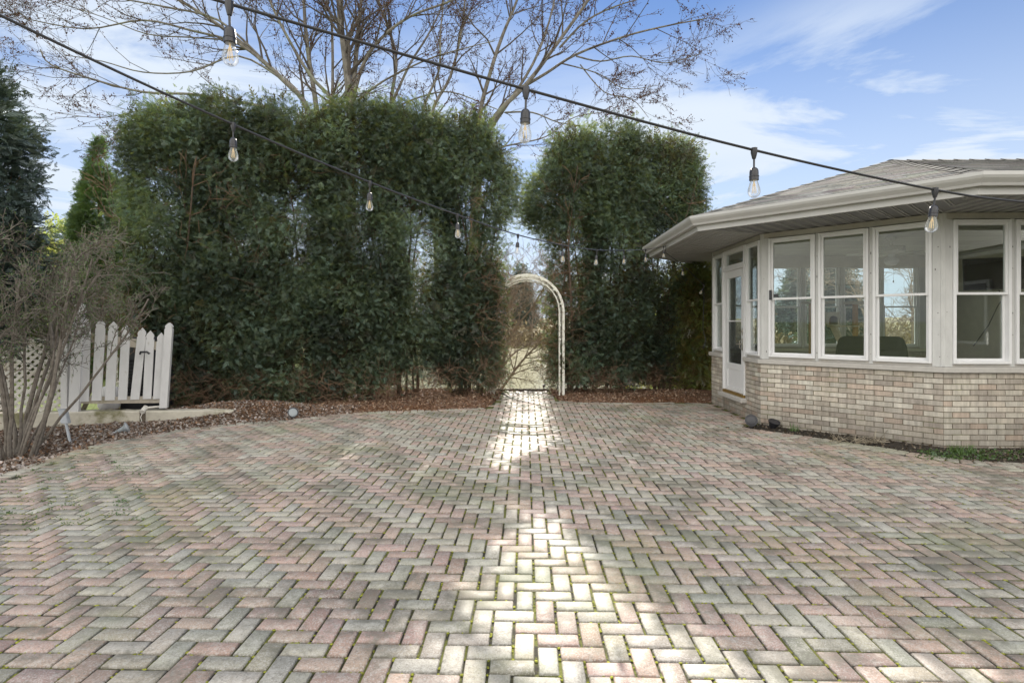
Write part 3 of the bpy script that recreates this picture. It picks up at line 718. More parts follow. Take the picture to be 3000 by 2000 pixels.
# K-style gutter profile swept round the eave
prof = [(-.010, 2.80), (.055, 2.80), (.065, 2.825), (.10, 2.865), (.112, 2.89), (.112, 2.925), (.10, 2.925), (.10, 2.90), (-.010, 2.90)]
rings = [ring(EV+o_, XE) for o_, z in prof]
for i in range(5):
    mb = MB(); vs = []
    for e in (i, i+1):
        for k, (o_, z) in enumerate(prof): vs.append((rings[k][e][0], rings[k][e][1], z))
    n = len(prof); mb.add(vs, [(k, (k+1) % n, n+(k+1) % n, n+k) for k in range(n)]+[tuple(range(n)), tuple(range(n, 2*n))]); mb.build('gutter', M['gutter'], house)
# shingled roof
RZ0, RZ1, RO = 2.915, 4.10, AP+EV+.03
rg = ring(EV+.03, XE); apex = Vector((0, 0, RZ1)); ridge = Vector((XE, 0, RZ1))
roof = MB()
rt = MB()
def shingles(A, B, C_, D_, seed):
    """A,B eave ends; C_ above B, D_ above A"""
    A, B, C_, D_ = map(Vector, (A, B, C_, D_)); nrow = 27; rr = random.Random(seed)
    e = (B-A).normalized(); nrm = e.cross((D_-A)).normalized()
    if nrm.z < 0: nrm = -nrm
    for k in range(nrow):
        f0, f1 = k/nrow, (k+1)/nrow
        P0, P1 = A.lerp(D_, f0), B.lerp(C_, f0); Q0, Q1 = A.lerp(D_, f1), B.lerp(C_, f1)
        ln = (P1-P0).length; m = max(1, int(ln/.30)); offs = rr.random()*.5
        cuts = [0]+[min(1, max(0, (j+offs)/m)) for j in range(m)]+[1]
        for j in range(len(cuts)-1):
            c0, c1 = cuts[j], cuts[j+1]
            if c1-c0 < 1e-4: continue
            gp = .004/max(ln, .01); c0g, c1g = c0+gp*.5, c1-gp*.5
            v = rr.uniform(.68, 1.25); base = (.205*v, .20*v, .19*v); base = tuple(x+rr.uniform(-.012, .012) for x in base)
            up = nrm*(.004+rr.random()*.0015); lo = nrm*.0012
            a_, b_ = P0.lerp(P1, c0g), P0.lerp(P1, c1g); c_, d_ = Q0.lerp(Q1, c1g), Q0.lerp(Q1, c0g)
            rt.add([a_+up, b_+up, c_+lo, d_+lo], [(0, 1, 2, 3)], base)
            rt.add([a_, b_, b_+up, a_+up], [(0, 1, 2, 3)], (.05, .05, .05))
for i in range(5):
    A3, B3 = Vector((*rg[i], RZ0)), Vector((*rg[i+1], RZ0))
    if i == 0: q = (B3, A3, ridge, apex)
    elif i == 4: q = (A3, B3, ridge, apex)
    else: q = (A3, B3, apex, apex)
    roof.add([q[0], q[1], q[2], q[3]] if i in (0, 4) else [q[0], q[1], q[2]], [(0, 1, 2, 3)] if i in (0, 4) else [(0, 1, 2)])
    shingles(*q, seed=i)
ro = roof.build('roof', M['roofdark'], house); ro['label'] = 'shallow grey hipped shingle roof'
me = bpy.data.meshes.new('shingles'); me.from_pydata(rt.v, [], rt.f); a_ = me.color_attributes.new('col', 'FLOAT_COLOR', 'POINT'); c_ = np.ones((len(rt.v), 4), np.float32); c_[:, :3] = rt.c; a_.data.foreach_set('color', c_.ravel())
so_ = link_mesh('shingles', me, M['shingle'], ro); so_.location = (0, 0, .012)
hc = MB()
for i in (1, 2, 3, 4):
    A3 = Vector((*rg[i], RZ0)); n = 16
    for k in range(n):
        p, q = A3.lerp(apex, k/n), A3.lerp(apex, (k+1.1)/n); t = (q-p).normalized(); sd_ = t.cross(Vector((0, 0, 1))).normalized()*.10; v = R.uniform(.8, 1.1)
        up = Vector((0, 0, .032)); hc.add([p-sd_+Vector((0, 0, .012)), p+up, p+sd_+Vector((0, 0, .012)), q+sd_+Vector((0, 0, .003)), q+up*.7, q-sd_+Vector((0, 0, .003))], [(0, 1, 4, 5), (1, 2, 3, 4)], (.20*v, .195*v, .185*v))
for k in range(36):
    x0, x1 = k*.25, k*.25+.28; v = R.uniform(.8, 1.1); hc.add([(x0, -.12, RZ1-.02), (x0, 0, RZ1+.035), (x0, .12, RZ1-.02), (x1, .12, RZ1-.03), (x1, 0, RZ1+.02), (x1, -.12, RZ1-.03)], [(0, 1, 4, 5), (1, 2, 3, 4)], (.27*v, .255*v, .235*v))
hc.build('hip_cap', M['shingle'], ro)
# interior floor, ceiling
t = AP*tan(pi/8); inn = [(XR-.05, -AP+.1), (-HS+.03, -AP+.1), (-AP+.1, -HS+.03), (-AP+.1, HS-.03), (-HS+.03, AP-.1), (XR-.05, AP-.1)]
mb = MB(); mb.prism(inn, -.05, .33, lambda x, y, h: (x, y, h)); mb.build('room_floor', M['concrete_floor'], house)
mb = MB(); mb.prism(inn, 2.875, 2.895, lambda x, y, h: (x, y, h), (.8, .8, .75)); ce = mb.build('ceiling', M['plank'], house)
mb = MB()
for k, y in enumerate(np.arange(-AP+.1, AP-.1, .135)):
    ya, yb = y, min(y+.135, AP-.1); ym = max(abs(ya), abs(yb)); xl = -AP+.11 if ym < HS else -(AP+HS-ym)+.13
    v = R.uniform(.82, 1.1); mb.box(xl, XR-.06, ya+.003, yb-.003, 2.86, 2.874, (v, v, v*.98))
mb.build('ceiling_planks', M['plank'], ce)
for fr_, ln_ in ((frA, lnA), (frB, lnB), (frC, lnC), (frD, lnD), (frE, lnE)):
    mb = MB(); mb.box(.05, ln_-.05, -.15, -.112, 2.62, 2.86, fr=fr_); mb.build('inner_beam', M['inside'], house)
    mb = MB(); mb.box(.05, ln_-.05, -.20, -.122, .90, .938, fr=fr_)  if fr_ is not frA else mb.box(1.55, ln_-.05, -.20, -.122, .90, .938, fr=fr_); mb.build('inner_sill', M['inside'], house)
for fr_, ln_, a0_ in ((frD, lnD, .08), (frE, lnE, .08)):
    mb = MB()
    for r in range(8):
        x = a0_-(.1 if r % 2 else 0)
        while x < ln_-.08:
            xa, xb = max(x, a0_), min(x+.203, ln_-.08)
            if xb-xa > .03: c = R.choice(BRK); mb.box(xa+.004, xb-.004, -.135, -.118, .335+r*.0668, .335+r*.0668+.058, tuple(v*1.05 for v in c), fr_)
            x += .203
    mb.build('inner_brick', M['brick'], house)

wing = thing('house', 'brick house wing with white trim and grey roof right of the patio', 'house', (13.5, -2.5, 0))
mb = MB(); mb.box(-3.6, 5, -5, 5, -.1, 2.76); mb.build('brick_wall', M['mortar'], wing)
mb = MB(); mb.box(-4.6, 6, -6, 6, 2.765, 2.90, bev=.01); mb.build('fascia', M['gutter'], wing)
mb = MB(); mb.add([(-4.7, -6.1, 2.91), (6.1, -6.1, 2.91), (6.1, 6.1, 2.91), (-4.7, 6.1, 2.91), (.7, -1, 4.7), (.7, 1, 4.7)], [(0, 1, 4), (1, 2, 5, 4), (2, 3, 5), (3, 0, 4, 5), (0, 3, 2, 1)], (.3, .29, .27)); mb.build('roof', M['shingle'], wing)
for k in range(3):
    mb = MB(); mb.box(-3.66, -3.6, -4+k*3, -2.4+k*3, 1.0, 2.4, bev=.01); f_ = mb.build('window', M['vinyl'], wing); mb = MB(); mb.box(-3.675, -3.662, -3.92+k*3, -2.48+k*3, 1.08, 2.32); mb.build('pane', M['tv'], f_)

# ------------------------------------------------------------------ things inside the sunroom
fanp = H2W(0, 0, 2.86)
fan = thing('ceiling_fan', 'five blade ceiling fan with light kit hanging from the sunroom ceiling', 'ceiling fan', fanp, .4)
mb = MB(); mb.lathe([(.07, 0), (.07, -.02), (.03, -.055), (.012, -.06), (.012, -.14)], 16); mb.build('canopy', M['fanwhite'], fan)
mb = MB(); mb.lathe([(.03, -.13), (.17, -.15), (.19, -.165), (.19, -.235), (.16, -.26), (.06, -.27)], 20); mb.build('motor', M['fanwhite'], fan)
for k in range(5):
    a = 2*pi*k/5; bm_ = MB(); Mx = Matrix.Rotation(a, 4, 'Z') @ Matrix.Rotation(.22, 4, 'X')
    f2 = lambda x, y, z, Mx=Mx: tuple(Mx @ Vector((x, y, z))+Vector((0, 0, -.27)))
    bm_.prism([(.2, -.045), (.62, -.065), (.66, -.04), (.66, .04), (.62, .065), (.2, .045)], -.004, .004, f2); bm_.box(.08, .24, -.02, .02, -.006, .01, fr=f2); bm_.build('blade', M['fanwhite'], fan)
mb = MB(); mb.lathe([(.05, -.27), (.05, -.31), (.10, -.36), (.11, -.40), (.07, -.45), (.01, -.46)], 16); mb.build('lamp_shade', M['vinyl'], fan)
mb = MB(); mb.tube([(.05, 0, -.44), (.05, 0, -.7)], .002, 4); mb.lathe([(.006, -.7), (.012, -.72), (.004, -.74)], 8, Matrix.Translation((.05, 0, 0))); mb.build('pull_chain', M['metal'], fan)
# recliner
cc = (P(2552, 1000, 7.75)); ch = thing('recliner_chair', 'dark charcoal fabric recliner seen from behind inside the sunroom', 'armchair', (cc.x, cc.y, .33), radians(-38)); ch.scale = (1.12, 1, 1)
def pillow(x0, x1, y0, y1, z0, z1, name, r=.06, taper=0.0):
    bm = bmesh.new(); bmesh.ops.create_cube(bm, size=1)
    for v in bm.verts: v.co = Vector(((x0+x1)/2+v.co.x*(x1-x0)*(1-taper*(v.co.z+.5)), (y0+y1)/2+v.co.y*(y1-y0), (z0+z1)/2+v.co.z*(z1-z0)))
    bmesh.ops.bevel(bm, geom=bm.edges[:], offset=r, segments=4, profile=.6, affect='EDGES')
    for f in bm.faces: f.smooth = True
    me = bpy.data.meshes.new(name); bm.to_mesh(me); bm.free(); return me
link_mesh('backrest', pillow(-.43, .43, -.16, .1, .12, .86, 'backrest', .07, .16), M['chair'], ch)
link_mesh('head_cushion', pillow(-.37, .37, -.19, .12, .74, .945, 'head_cushion', .08, .1), M['chair'], ch)
link_mesh('seat', pillow(-.33, .33, .05, .75, .1, .46, 'seat', .07), M['chair'], ch)
link_mesh('armrest', pillow(-.50, -.33, -.08, .75, .04, .6, 'armrest', .07), M['chair'], ch)
link_mesh('armrest', pillow(.33, .50, -.08, .75, .04, .6, 'armrest', .07), M['chair'], ch)
# cat tree
q = P(2470, 1000, 9.7); ct = thing('cat_tree', 'beige carpeted cat tree with cubby box, platforms and sisal posts inside the sunroom', 'cat tree', (q.x, q.y, .33), HR)
def cpt(px, py, D=9.7): w = P(px, py, D); return w-Vector((q.x, q.y, .33))
def shelf(px0, px1, py, th=.05, dep=.3, dy=0, name='platform'):
    a, b = cpt(px0, py), cpt(px1, py); mb = MB(); mb.box(a.x, b.x, -dep/2+dy, dep/2+dy, a.z-th, a.z, bev=.012); mb.build(name, M['carpet'], ct)
shelf(2360, 2436, 882, .045); shelf(2488, 2534, 882, .055, .3, .05); shelf(2432, 2524, 953, .025, .25); shelf(2355, 2540, 1132, .05, .5)
a = cpt(2410, 914); b = cpt(2447, 952); mb = MB(); w2 = .15
mb.box(a.x, b.x, -w2, w2, a.z-.012, a.z); mb.box(a.x, b.x, -w2, w2, b.z, b.z+.012); mb.box(a.x, a.x+.012, -w2, w2, b.z+.012, a.z-.012); mb.box(b.x-.012, b.x, -w2, w2, b.z+.012, a.z-.012); mb.box(a.x+.012, b.x-.012, w2-.012, w2, b.z+.012, a.z-.012)
arch_ = [(a.x+.012, b.z+.012), (a.x+.03, b.z+.012)]
for k in range(9): an = pi-pi*k/8; arch_.append(((a.x+b.x)/2+.07*cos(an), b.z+.10+.06*sin(an)))
arch_ += [(b.x-.03, b.z+.012), (b.x-.012, b.z+.012), (b.x-.012, a.z-.012), (a.x+.012, a.z-.012)]
mb.prism(arch_, -w2, -w2+.012, lambda x, z, h: (x, h, z)); cb_ = mb.build('cubby_box', M['carpet'], ct)
mb = MB(); mb.box(a.x+.014, b.x-.014, w2-.03, w2-.014, b.z+.014, a.z-.014); mb.build('cubby_lining', M['sisal'], cb_)
for px, y0, y1, r_ in ((2509, 888, 1130, .045), (2412, 953, 1130, .035), (2380, 888, 1130, .035)):
    a, b = cpt(px, y0), cpt(px, y1); mb = MB(); mb.tube([(a.x, .04, b.z), (a.x, .04, a.z)], r_, 10); mb.build('post', M['sisal'], ct)
a, b = cpt(2442, 956), cpt(2468, 1010); mb = MB(); f3 = lambda x, y, z: (a.x+(b.x-a.x)*z+x, y, a.z+(b.z-a.z)*z); mb.box(-.02, .02, -.09, .09, 0, 1, fr=f3); mb.build('ramp', M['carpet'], ct)
# television on arm
tvp = P(2925, 800, 8.4); tv = thing('television', 'flat black television tilted on a ceiling arm behind the front window', 'television', tvp, radians(-32))
Mx = Matrix.Rotation(radians(-12), 4, 'X'); ft = lambda x, y, z: tuple(Mx @ Vector((x, y, z)))
mb = MB(); mb.box(-.42, .42, .0, .045, -.25, .25, fr=ft, bev=.006); mb.build('casing', M['blackbox'], tv)
mb = MB(); mb.box(-.405, .405, -.004, .0, -.235, .235, fr=ft); mb.build('screen', M['tv'], tv)
mb = MB(); mb.tube([(0, .05, 0), (.1, .15, .05), (.1, .15, 2.86-tvp.z)], .018, 8); mb.build('mount_arm', M['metal'], tv)
mb = MB(); mb.tube([(.0, .06, -.2), (.05, .1, -.35), (.12, .06, -.42), (.06, .0, -.37), (0, .05, -.5), (-.15, -.2, -.8), (-.35, -.4, -1.1)], .006, 5); mb.build('cable', M['rubber'], tv)
# dark wall decal by the first window: small camera and a dark plant ornament
q = H2W(0, 0); cm = MB(); cm.box(.135, .168, .0125, .035, 1.79, 1.93, fr=frB, bev=.004); o = cm.build('door_sensor', M['blackbox']); o.location = HO; o.rotation_euler = (0, 0, HR)
props(o, 'small black box fixed to the left edge of the first wide window', 'sensor')
cm = MB(); cm.box(.185, .245, -.02, -.012, 1.825, 1.875, fr=frB); o = cm.build('window_sticker', M['blackbox']); o.location = HO; o.rotation_euler = (0, 0, HR)
props(o, 'small square dark sticker low on the upper pane of the first wide window', 'sticker')

# ------------------------------------------------------------------ string lights
def bulb_unit(hang, tilt, parent, org, lower=.0, s=1.0):
    """hang: world position on the cable"""
    hang = Vector(hang)-org; cup = MB()
    d = Vector((tilt[0], tilt[1], -1)).normalized(); Rm = (-d).to_track_quat('Z', 'Y').to_matrix().to_4x4()
    top = hang+Vector((0, 0, -.035)); p1 = hang+Vector((tilt[0]*.02, 0, -.045-lower*.3)); p2 = p1+d*.016
    cup.tube([hang+Vector((0, 0, .004)), hang+Vector((0, 0, -.036)), p1, p2], [.0075*s, .004*s, .0038*s, .0038*s], 8)
    cup.tube([hang+Vector((0, 0, .008)), hang+Vector((0, 0, -.01)), hang+Vector((0, 0, -.034))], [.013*s, .013*s, .007*s], 8)
    T_ = Matrix.Translation(p2) @ Rm
    cup.lathe([(.004*s, .0), (.009*s, -.002), (.0145*s, -.008), (.0165*s, -.016), (.0168*s, -.033), (.0185*s, -.034), (.0185*s, -.037), (.0172*s, -.038), (.0178*s, -.050), (.013*s, -.050)], 16, T_)
    h = cup.build('lamp_holder', M['socket'], parent)
    b = MB(); b.lathe([(.013*s, -.044), (.0145*s, -.056), (.0185*s, -.070), (.0225*s, -.084), (.0235*s, -.094), (.022*s, -.104), (.0165*s, -.112), (.008*s, -.117), (.0008, -.118)], 18, T_)
    b.build('bulb', M['bulbglass'], h)
    f = MB()
    for k in range(4):
        a = pi/4+k*pi/2; q0 = T_ @ Vector((.004*cos(a), .004*sin(a), -.064)); q1 = T_ @ Vector((.008*cos(a), .008*sin(a), -.100)); f.tube([q0, q1], .0011, 5)
    f.tube([T_ @ Vector((0, 0, -.050)), T_ @ Vector((0, 0, -.072))], .003, 6)
    f.build('filament', M['filament'], h)
def cat_interp(pts, n=8):
    out = []
    for i in range(len(pts)-1):
        p0, p1, p2, p3 = pts[max(i-1, 0)], pts[i], pts[i+1], pts[min(i+2, len(pts)-1)]
        for k in range(n):
            t = k/n; out.append(.5*((2*p1)+(p2-p0)*t+(2*p0-5*p1+4*p2-p3)*t*t+(3*p1-p0-3*p2+p3)*t*t*t))
    out.append(pts[-1]); return out
y0 = 1.65
def s1(i, py): u_ = (-.511+.54*i); D = y0*(1+.15*i); return Vector((u_*y0, D, CH+(950-py)/F*D))
pts = [s1(-2.2, -900), s1(-1, -330), s1(0, 12), s1(1, 262), s1(2, 440), s1(3, 556), s1(3.58, 592), s1(4.6, 625)]
st1 = thing('string_lights', 'thick black cable of clear bulbs strung high across the patio, nearest the camera', 'string lights', pts[3], 0, 'strings of outdoor bulbs')
org = pts[3].copy(); mb = MB(); mb.tube([p-org for p in cat_interp(pts, 6)], .0052, 8); mb.build('cable', M['rubber'], st1)
for i, (p, tl) in enumerate(((pts[2], (.02, .0)), (pts[3], (-.03, 0)), (pts[4], (0, 0)), (pts[5], (-.12, 0)))): bulb_unit(p, tl, st1, org, .02)
y0b = 2.75
zr = {-2: 1.3, -.97: 1.117, 0: .993, 1: .905, 2: .852, 3: .820, 4: .838, 5: .891, 6: .989, 7: 1.105, 8: 1.26}
def s2(i): return Vector(((-.504+.1746*i)*y0b, y0b*(1+.2816*i), CH+zr[i]))
k2 = sorted(zr); pts = [s2(i) for i in k2]; endp = Vector((2.60, 9.35, CH+1.335)); pts.append(endp)
st2 = thing('string_lights', 'black cable of clear bulbs sagging from upper left down to the sunroom eave corner', 'string lights', s2(3), 0, 'strings of outdoor bulbs')
org = s2(3); mb = MB(); mb.tube([p-org for p in cat_interp(pts, 8)], .0058, 8); mb.build('cable', M['cord'], st2)
for i in (0, 1, 2, 3, 4, 5, 6, 7, 8): bulb_unit(s2(i), (R.uniform(-.08, .08)*(i > 0), 0), st2, org, .015)
e2 = P(2062, 835, 10.0); mid = P(2000, 776, 9.6)
pts = [endp, endp+Vector((.0, .02, -.12)), mid, e2, e2+Vector((.02, .05, -.25)), e2+Vector((.0, .05, -.8)), e2+Vector((.05, .03, -1.0)), e2+Vector((.0, .03, -1.15))]
st3 = thing('string_lights', 'short black cable with two bulbs dropping from the eave to the far sunroom corner', 'string lights', endp, 0, 'strings of outdoor bulbs')
mb = MB(); mb.tube([p-endp for p in pts], .006, 8); mb.build('cable', M['rubber'], st3)
bulb_unit(mid, (0, 0), st3, endp, .01); bulb_unit(e2, (-.5, 0), st3, endp, .0)

# ------------------------------------------------------------------ garden arch
ac = P(1543, 1160, 11.15); arb = thing('garden_arch', 'weathered white wooden arch over the path opening between the hedges', 'garden arch', (ac.x, ac.y, 0), HR)
def arc_path(y, r, zt, n=14):
    zc_ = zt-r; pts = [(-r, y, 0), (-r, y, zc_*.5), (-r, y, zc_)]
    for k in range(1, n): a = pi-pi*k/n; pts.append((r*cos(a), y, zc_+r*sin(a)))
    return pts+[(r, y, zc_), (r, y, zc_*.5), (r, y, 0)]
def flat(mb, pts, w, t, ydir=Vector((0, 1, 0))):
    pts = [Vector(p) for p in pts]; vs = []
    for i, p in enumerate(pts):
        tg = (pts[min(i+1, len(pts)-1)]-pts[max(i-1, 0)]).normalized(); nn = tg.cross(ydir).normalized()
        vs += [p+nn*t+ydir*w, p-nn*t+ydir*w, p-nn*t-ydir*w, p+nn*t-ydir*w]
    fs = [(i*4+k, i*4+(k+1) % 4, i*4+4+(k+1) % 4, i*4+4+k) for i in range(len(pts)-1) for k in range(4)]+[(0, 1, 2, 3), tuple(len(vs)-4+k for k in range(4))]
    mb.add(vs, fs)
for y in (0, .55):
    mb = MB(); flat(mb, arc_path(y, .74, 2.44), .018, .024); mb.build('arch_rib', M['arbor'], arb)
    mb = MB(); flat(mb, arc_path(y+.03, .66, 2.36), .014, .014); mb.build('inner_rib', M['arbor'], arb)
for k in range(1, 14, 2):
    a = pi-pi*k/14; mb = MB(); x, z = .70*cos(a), 1.70+.70*sin(a); mb.box(x-.016, x+.016, -.04, .60, z-.016, z+.016); mb.build('cross_slat', M['arbor'], arb)
for sx_ in (-1, 1):
    for z in np.arange(.25, 1.7, .29): mb = MB(); mb.box(sx_*.68-.012, sx_*.68+.012, -.03, .59, z, z+.035); mb.build('cross_slat', M['arbor'], arb)
    for y in (.18, .37): mb = MB(); mb.box(sx_*.70-.01, sx_*.70+.01, y-.015, y+.015, 0, 1.8); mb.build('upright', M['arbor'], arb)

# ------------------------------------------------------------------ hedge trees
def stems(parent, n, h, r, spread, seed, matr, low=0.0, name='trunk', lean=0.1):
    rnd = random.Random(seed); mb = MB(); tw = MB()
    for k in range(n):
        a = rnd.uniform(0, 2*pi); q = Vector((cos(a)*spread*.3, sin(a)*spread*.3, -.1)); d = Vector((cos(a)*lean*rnd.random(), sin(a)*lean*rnd.random(), 1))
        pts = [q]; rads = [r*rnd.uniform(.7, 1.2)]; ns = 9
        for i in range(ns):
            d = (d+Vector((rnd.gauss(0, .06), rnd.gauss(0, .06), .05))).normalized(); q = q+d*h/ns; pts.append(q.copy()); rads.append(rads[0]*(1-.8*(i+1)/ns))
        mb.tube(pts, rads, 7)
        for i in range(1, ns):
            for _ in range(4):
                b = rnd.uniform(0, 2*pi); dd = Vector((cos(b), sin(b), rnd.uniform(.1, .9))); branch([tw], None, pts[i], dd, .006, rnd.uniform(.4, .9)*spread, 0, 1, rnd, .05, .2, 3, (1, 3), .5, 0, (.4, .9), 4, .0035)
    t_ = mb.build(name, matr, parent); tw.build('twig', M['deadtwig'], parent); return t_
def deadbrush(parent, name, n, seed, box, ln=(.25, .6), r=.004, matr=None):
    """fine dry twigs low in the crown; box = (x0,x1,y0,y1,z0,z1) local"""
    rnd = random.Random(seed); mb = MB()
    for _ in range(n):
        p = Vector((rnd.uniform(box[0], box[1]), rnd.uniform(box[2], box[3]), rnd.uniform(box[4], box[5]))); d = Vector((rnd.gauss(0, 1), rnd.gauss(0, 1)-.3, rnd.gauss(.1, .6)))
        branch([mb], None, p, d, r, rnd.uniform(*ln), 0, 1, rnd, .0, .3, 3, (1, 3), .6, 0, (.4, 1.0), 3, .002)
    return mb.build(name, matr or M['deadtwig'], parent)
def hedge_tree(px, D, topy, rx, ry, seed, label, z0=.25, wide=None, nclump=620, gapband=None, matr='leaf_hedge', tones=(.6, 1.35), group='arborvitae trees of the hedge', taper=.3, tint=(0, 0, 0), lean=0):
    b = P(px, 1100, D); loc = Vector((b.x, D, float(ground_z(b.x, D))+.0)); h = CH+(HZ-topy)/F*D-loc.z
    t = thing('arborvitae_tree', label, 'tree', loc, 0, group)
    def rad(z, th):
        f = np.clip(z/h, 0, 1); prof = np.where(f > .86, np.sqrt(np.clip(1-((f-.86)/.155)**2, 0.02, 1)), 1.0)*(1-.0*f)
        prof = prof*(.74+.26*ss(0, .38, f)) if wide is None else prof*wide(f)
        return prof/np.sqrt((np.cos(th)/rx)**2+(np.sin(th)/ry)**2)
    def gap(Cn):
        k = nz(Cn[:, 0], Cn[:, 1]*.6, Cn[:, 2]*.75, 3.0, seed*1.3)+.25*nz(Cn[:, 0], Cn[:, 1], Cn[:, 2], 7, seed)
        p = ss(-.85, -.42, k)
        if gapband is not None: zb0, zb1, am = gapband; p = p*(1-am*ss(zb0-.5, zb0, Cn[:, 2])*ss(zb1+.4, zb1, Cn[:, 2])*ss(.25, -.15, nz(Cn[:, 0]*3.2, Cn[:, 1]*1.5, Cn[:, 2]*.9, 2.4, seed+9)))
        return np.clip(p, .03, 1)
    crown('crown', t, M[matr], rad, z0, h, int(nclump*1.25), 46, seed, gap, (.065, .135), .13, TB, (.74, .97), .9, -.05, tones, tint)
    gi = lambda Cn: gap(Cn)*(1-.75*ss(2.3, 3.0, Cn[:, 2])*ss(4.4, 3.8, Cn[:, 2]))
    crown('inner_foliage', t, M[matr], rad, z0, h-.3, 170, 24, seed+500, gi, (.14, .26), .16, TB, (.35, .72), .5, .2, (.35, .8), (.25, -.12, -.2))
    stems(t, 6, h*.86, .034, rx*.9, seed, M['stem'])
    return t, h
HG = [  # px, D, top, rx, ry
 (528, 10.05, 345, .84, .85, 'leftmost hedge tree, dark bluish, with bare brown twigs low on its left side'),
 (690, 10.25, 312, .93, .85, 'second tree of the left hedge from the picket gate, behind the sagging cable'),
 (865, 10.45, 330, .95, .82, 'third tree of the left hedge, reaching low over the mulch'),
 (1050, 10.65, 318, .92, .80, 'hedge tree directly below the thickest maple trunk'),
 (1208, 10.85, 335, .92, .78, 'hedge tree with an open bare gap at its foot, second left of the arch'),
 (1378, 11.1, 358, .84, .76, 'hedge tree bordering the left side of the garden arch'),
 (1684, 11.75, 396, .86, .8, 'hedge tree with brown inner twigs standing right behind the arch post'),
 (1802, 11.95, 394, .68, .8, 'tallest tree of the right hedge, midway between the arch and the sunroom'),
 (1945, 12.3, 424, .74, .7, 'dark hedge tree partly hidden by the sunroom eave')]
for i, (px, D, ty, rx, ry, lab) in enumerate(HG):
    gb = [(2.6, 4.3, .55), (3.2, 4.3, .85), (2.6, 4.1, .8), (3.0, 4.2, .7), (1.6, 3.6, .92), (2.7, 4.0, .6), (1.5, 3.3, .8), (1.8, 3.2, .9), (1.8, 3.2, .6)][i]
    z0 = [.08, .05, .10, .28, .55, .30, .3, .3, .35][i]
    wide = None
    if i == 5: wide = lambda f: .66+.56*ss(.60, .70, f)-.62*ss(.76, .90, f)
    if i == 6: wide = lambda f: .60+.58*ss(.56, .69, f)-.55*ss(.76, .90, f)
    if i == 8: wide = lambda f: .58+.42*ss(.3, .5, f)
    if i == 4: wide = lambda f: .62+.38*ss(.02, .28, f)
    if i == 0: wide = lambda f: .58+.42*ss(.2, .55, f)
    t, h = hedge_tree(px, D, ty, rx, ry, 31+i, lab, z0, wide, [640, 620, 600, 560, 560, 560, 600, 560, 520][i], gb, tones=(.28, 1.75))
    if i == 0: deadbrush(t, 'dry_twigs', 420, 5, (-1.0, -.1, -.9, .2, .5, 2.0), (.25, .55))
    if i in (5, 6): s_ = 1 if i == 5 else -1; deadbrush(t, 'dry_twigs', 260, 6+i, (s_*.45-.3, s_*.45+.3, -.7, .2, .4, 2.6), (.25, .5))
    deadbrush(t, 'root_twigs', 300, 60+i, (-.85, .85, -.75, .5, .0, .55), (.2, .45), .004)
yt, _h = hedge_tree(2040, 11.95, 800, .36, .34, 77, 'low yellow green shrub glowing in the sun beside the sunroom corner', .15, lambda f: .8+.2*ss(0, .3, f), 230, None, 'leaf_lime', (.5, 1.1), None)
yt.name = 'golden_shrub'; yt['category'] = 'shrub'

# conical arborvitae at left, sunlit
def cone_tree(px, D, topy, rad0, seed, label, nclump=900, matr='leaf_bright', z0=.1, sp=(.10, .2), tones=(.5, 1.2), T=TS, name='cedar_tree', shape=None, group=None, per=20, cr=.12):
    b = P(px, 1100, D); gzz = float(ground_z(b.x, D)); h = CH+(HZ-topy)/F*D-gzz; t = thing(name, label, 'tree', (b.x, D, gzz), 0, group)
    shape = shape or (lambda f: np.where(f > .6, np.clip((1-f)/.4, 0.02, 1)**.75, 1.0)*(.9+.1*np.cos(f*3)))
    rad = lambda z, th: rad0*shape(np.clip(z/h, 0, 1))*(1+.12*np.sin(7*th+z*2))
    crown('crown', t, M[matr], rad, z0, h, nclump, per, seed, lambda C: np.clip(ss(-.75, -.3, nz(C[:, 0], C[:, 1], C[:, 2], 2.6, seed)), .1, 1), sp, cr, T, (.75, 1.0), .7, .55, tones)
    mb = MB(); mb.tube([(0, 0, -.1), (0, 0, h*.5), (.02, 0, h*.93)], [.1, .07, .015], 8); mb.build('trunk', M['deadtwig'], t); return t
cone_tree(292, 15.0, 412, .70, 91, 'tall narrow bright green conical cedar beyond the picket gate', 2600, sp=(.09, .15), cr=.07, per=22, T=TB)
cone_tree(410, 14.4, 800, .55, 92, 'low bright yellow green cedar behind the right end of the picket gate', 500, sp=(.10, .18), tones=(.8, 1.6))
cone_tree(212, 19.0, 668, .55, 93, 'small dark pointed cedar left of the tall cone', 400, sp=(.14, .24))
# feathery juniper at the left edge
b = P(-90, 1100, 6.7); jt = thing('juniper_tree', 'dark feathery juniper cut off by the left edge of the photo', 'tree', (b.x, 6.7, -.08))
jsh = lambda z, th: (.10+.44*np.sin(np.clip((z-.8)/3.9, 0, 1)*pi)**.7)*(1+.22*np.sin(5*z+3*th))
crown('crown', jt, M['leaf_juniper'], jsh, 1.3, 4.65, 620, 22, 14, lambda C: np.clip(ss(-.45, .15, nz(C[:, 0], C[:, 1], C[:, 2], 3.6, 4)), .05, 1), (.10, .2), .11, TWISP, (.5, 1.12), 1.0, .1, (.5, 1.2), backthin=1)
stems(jt, 3, 4.2, .03, .5, 8, M['stem'])

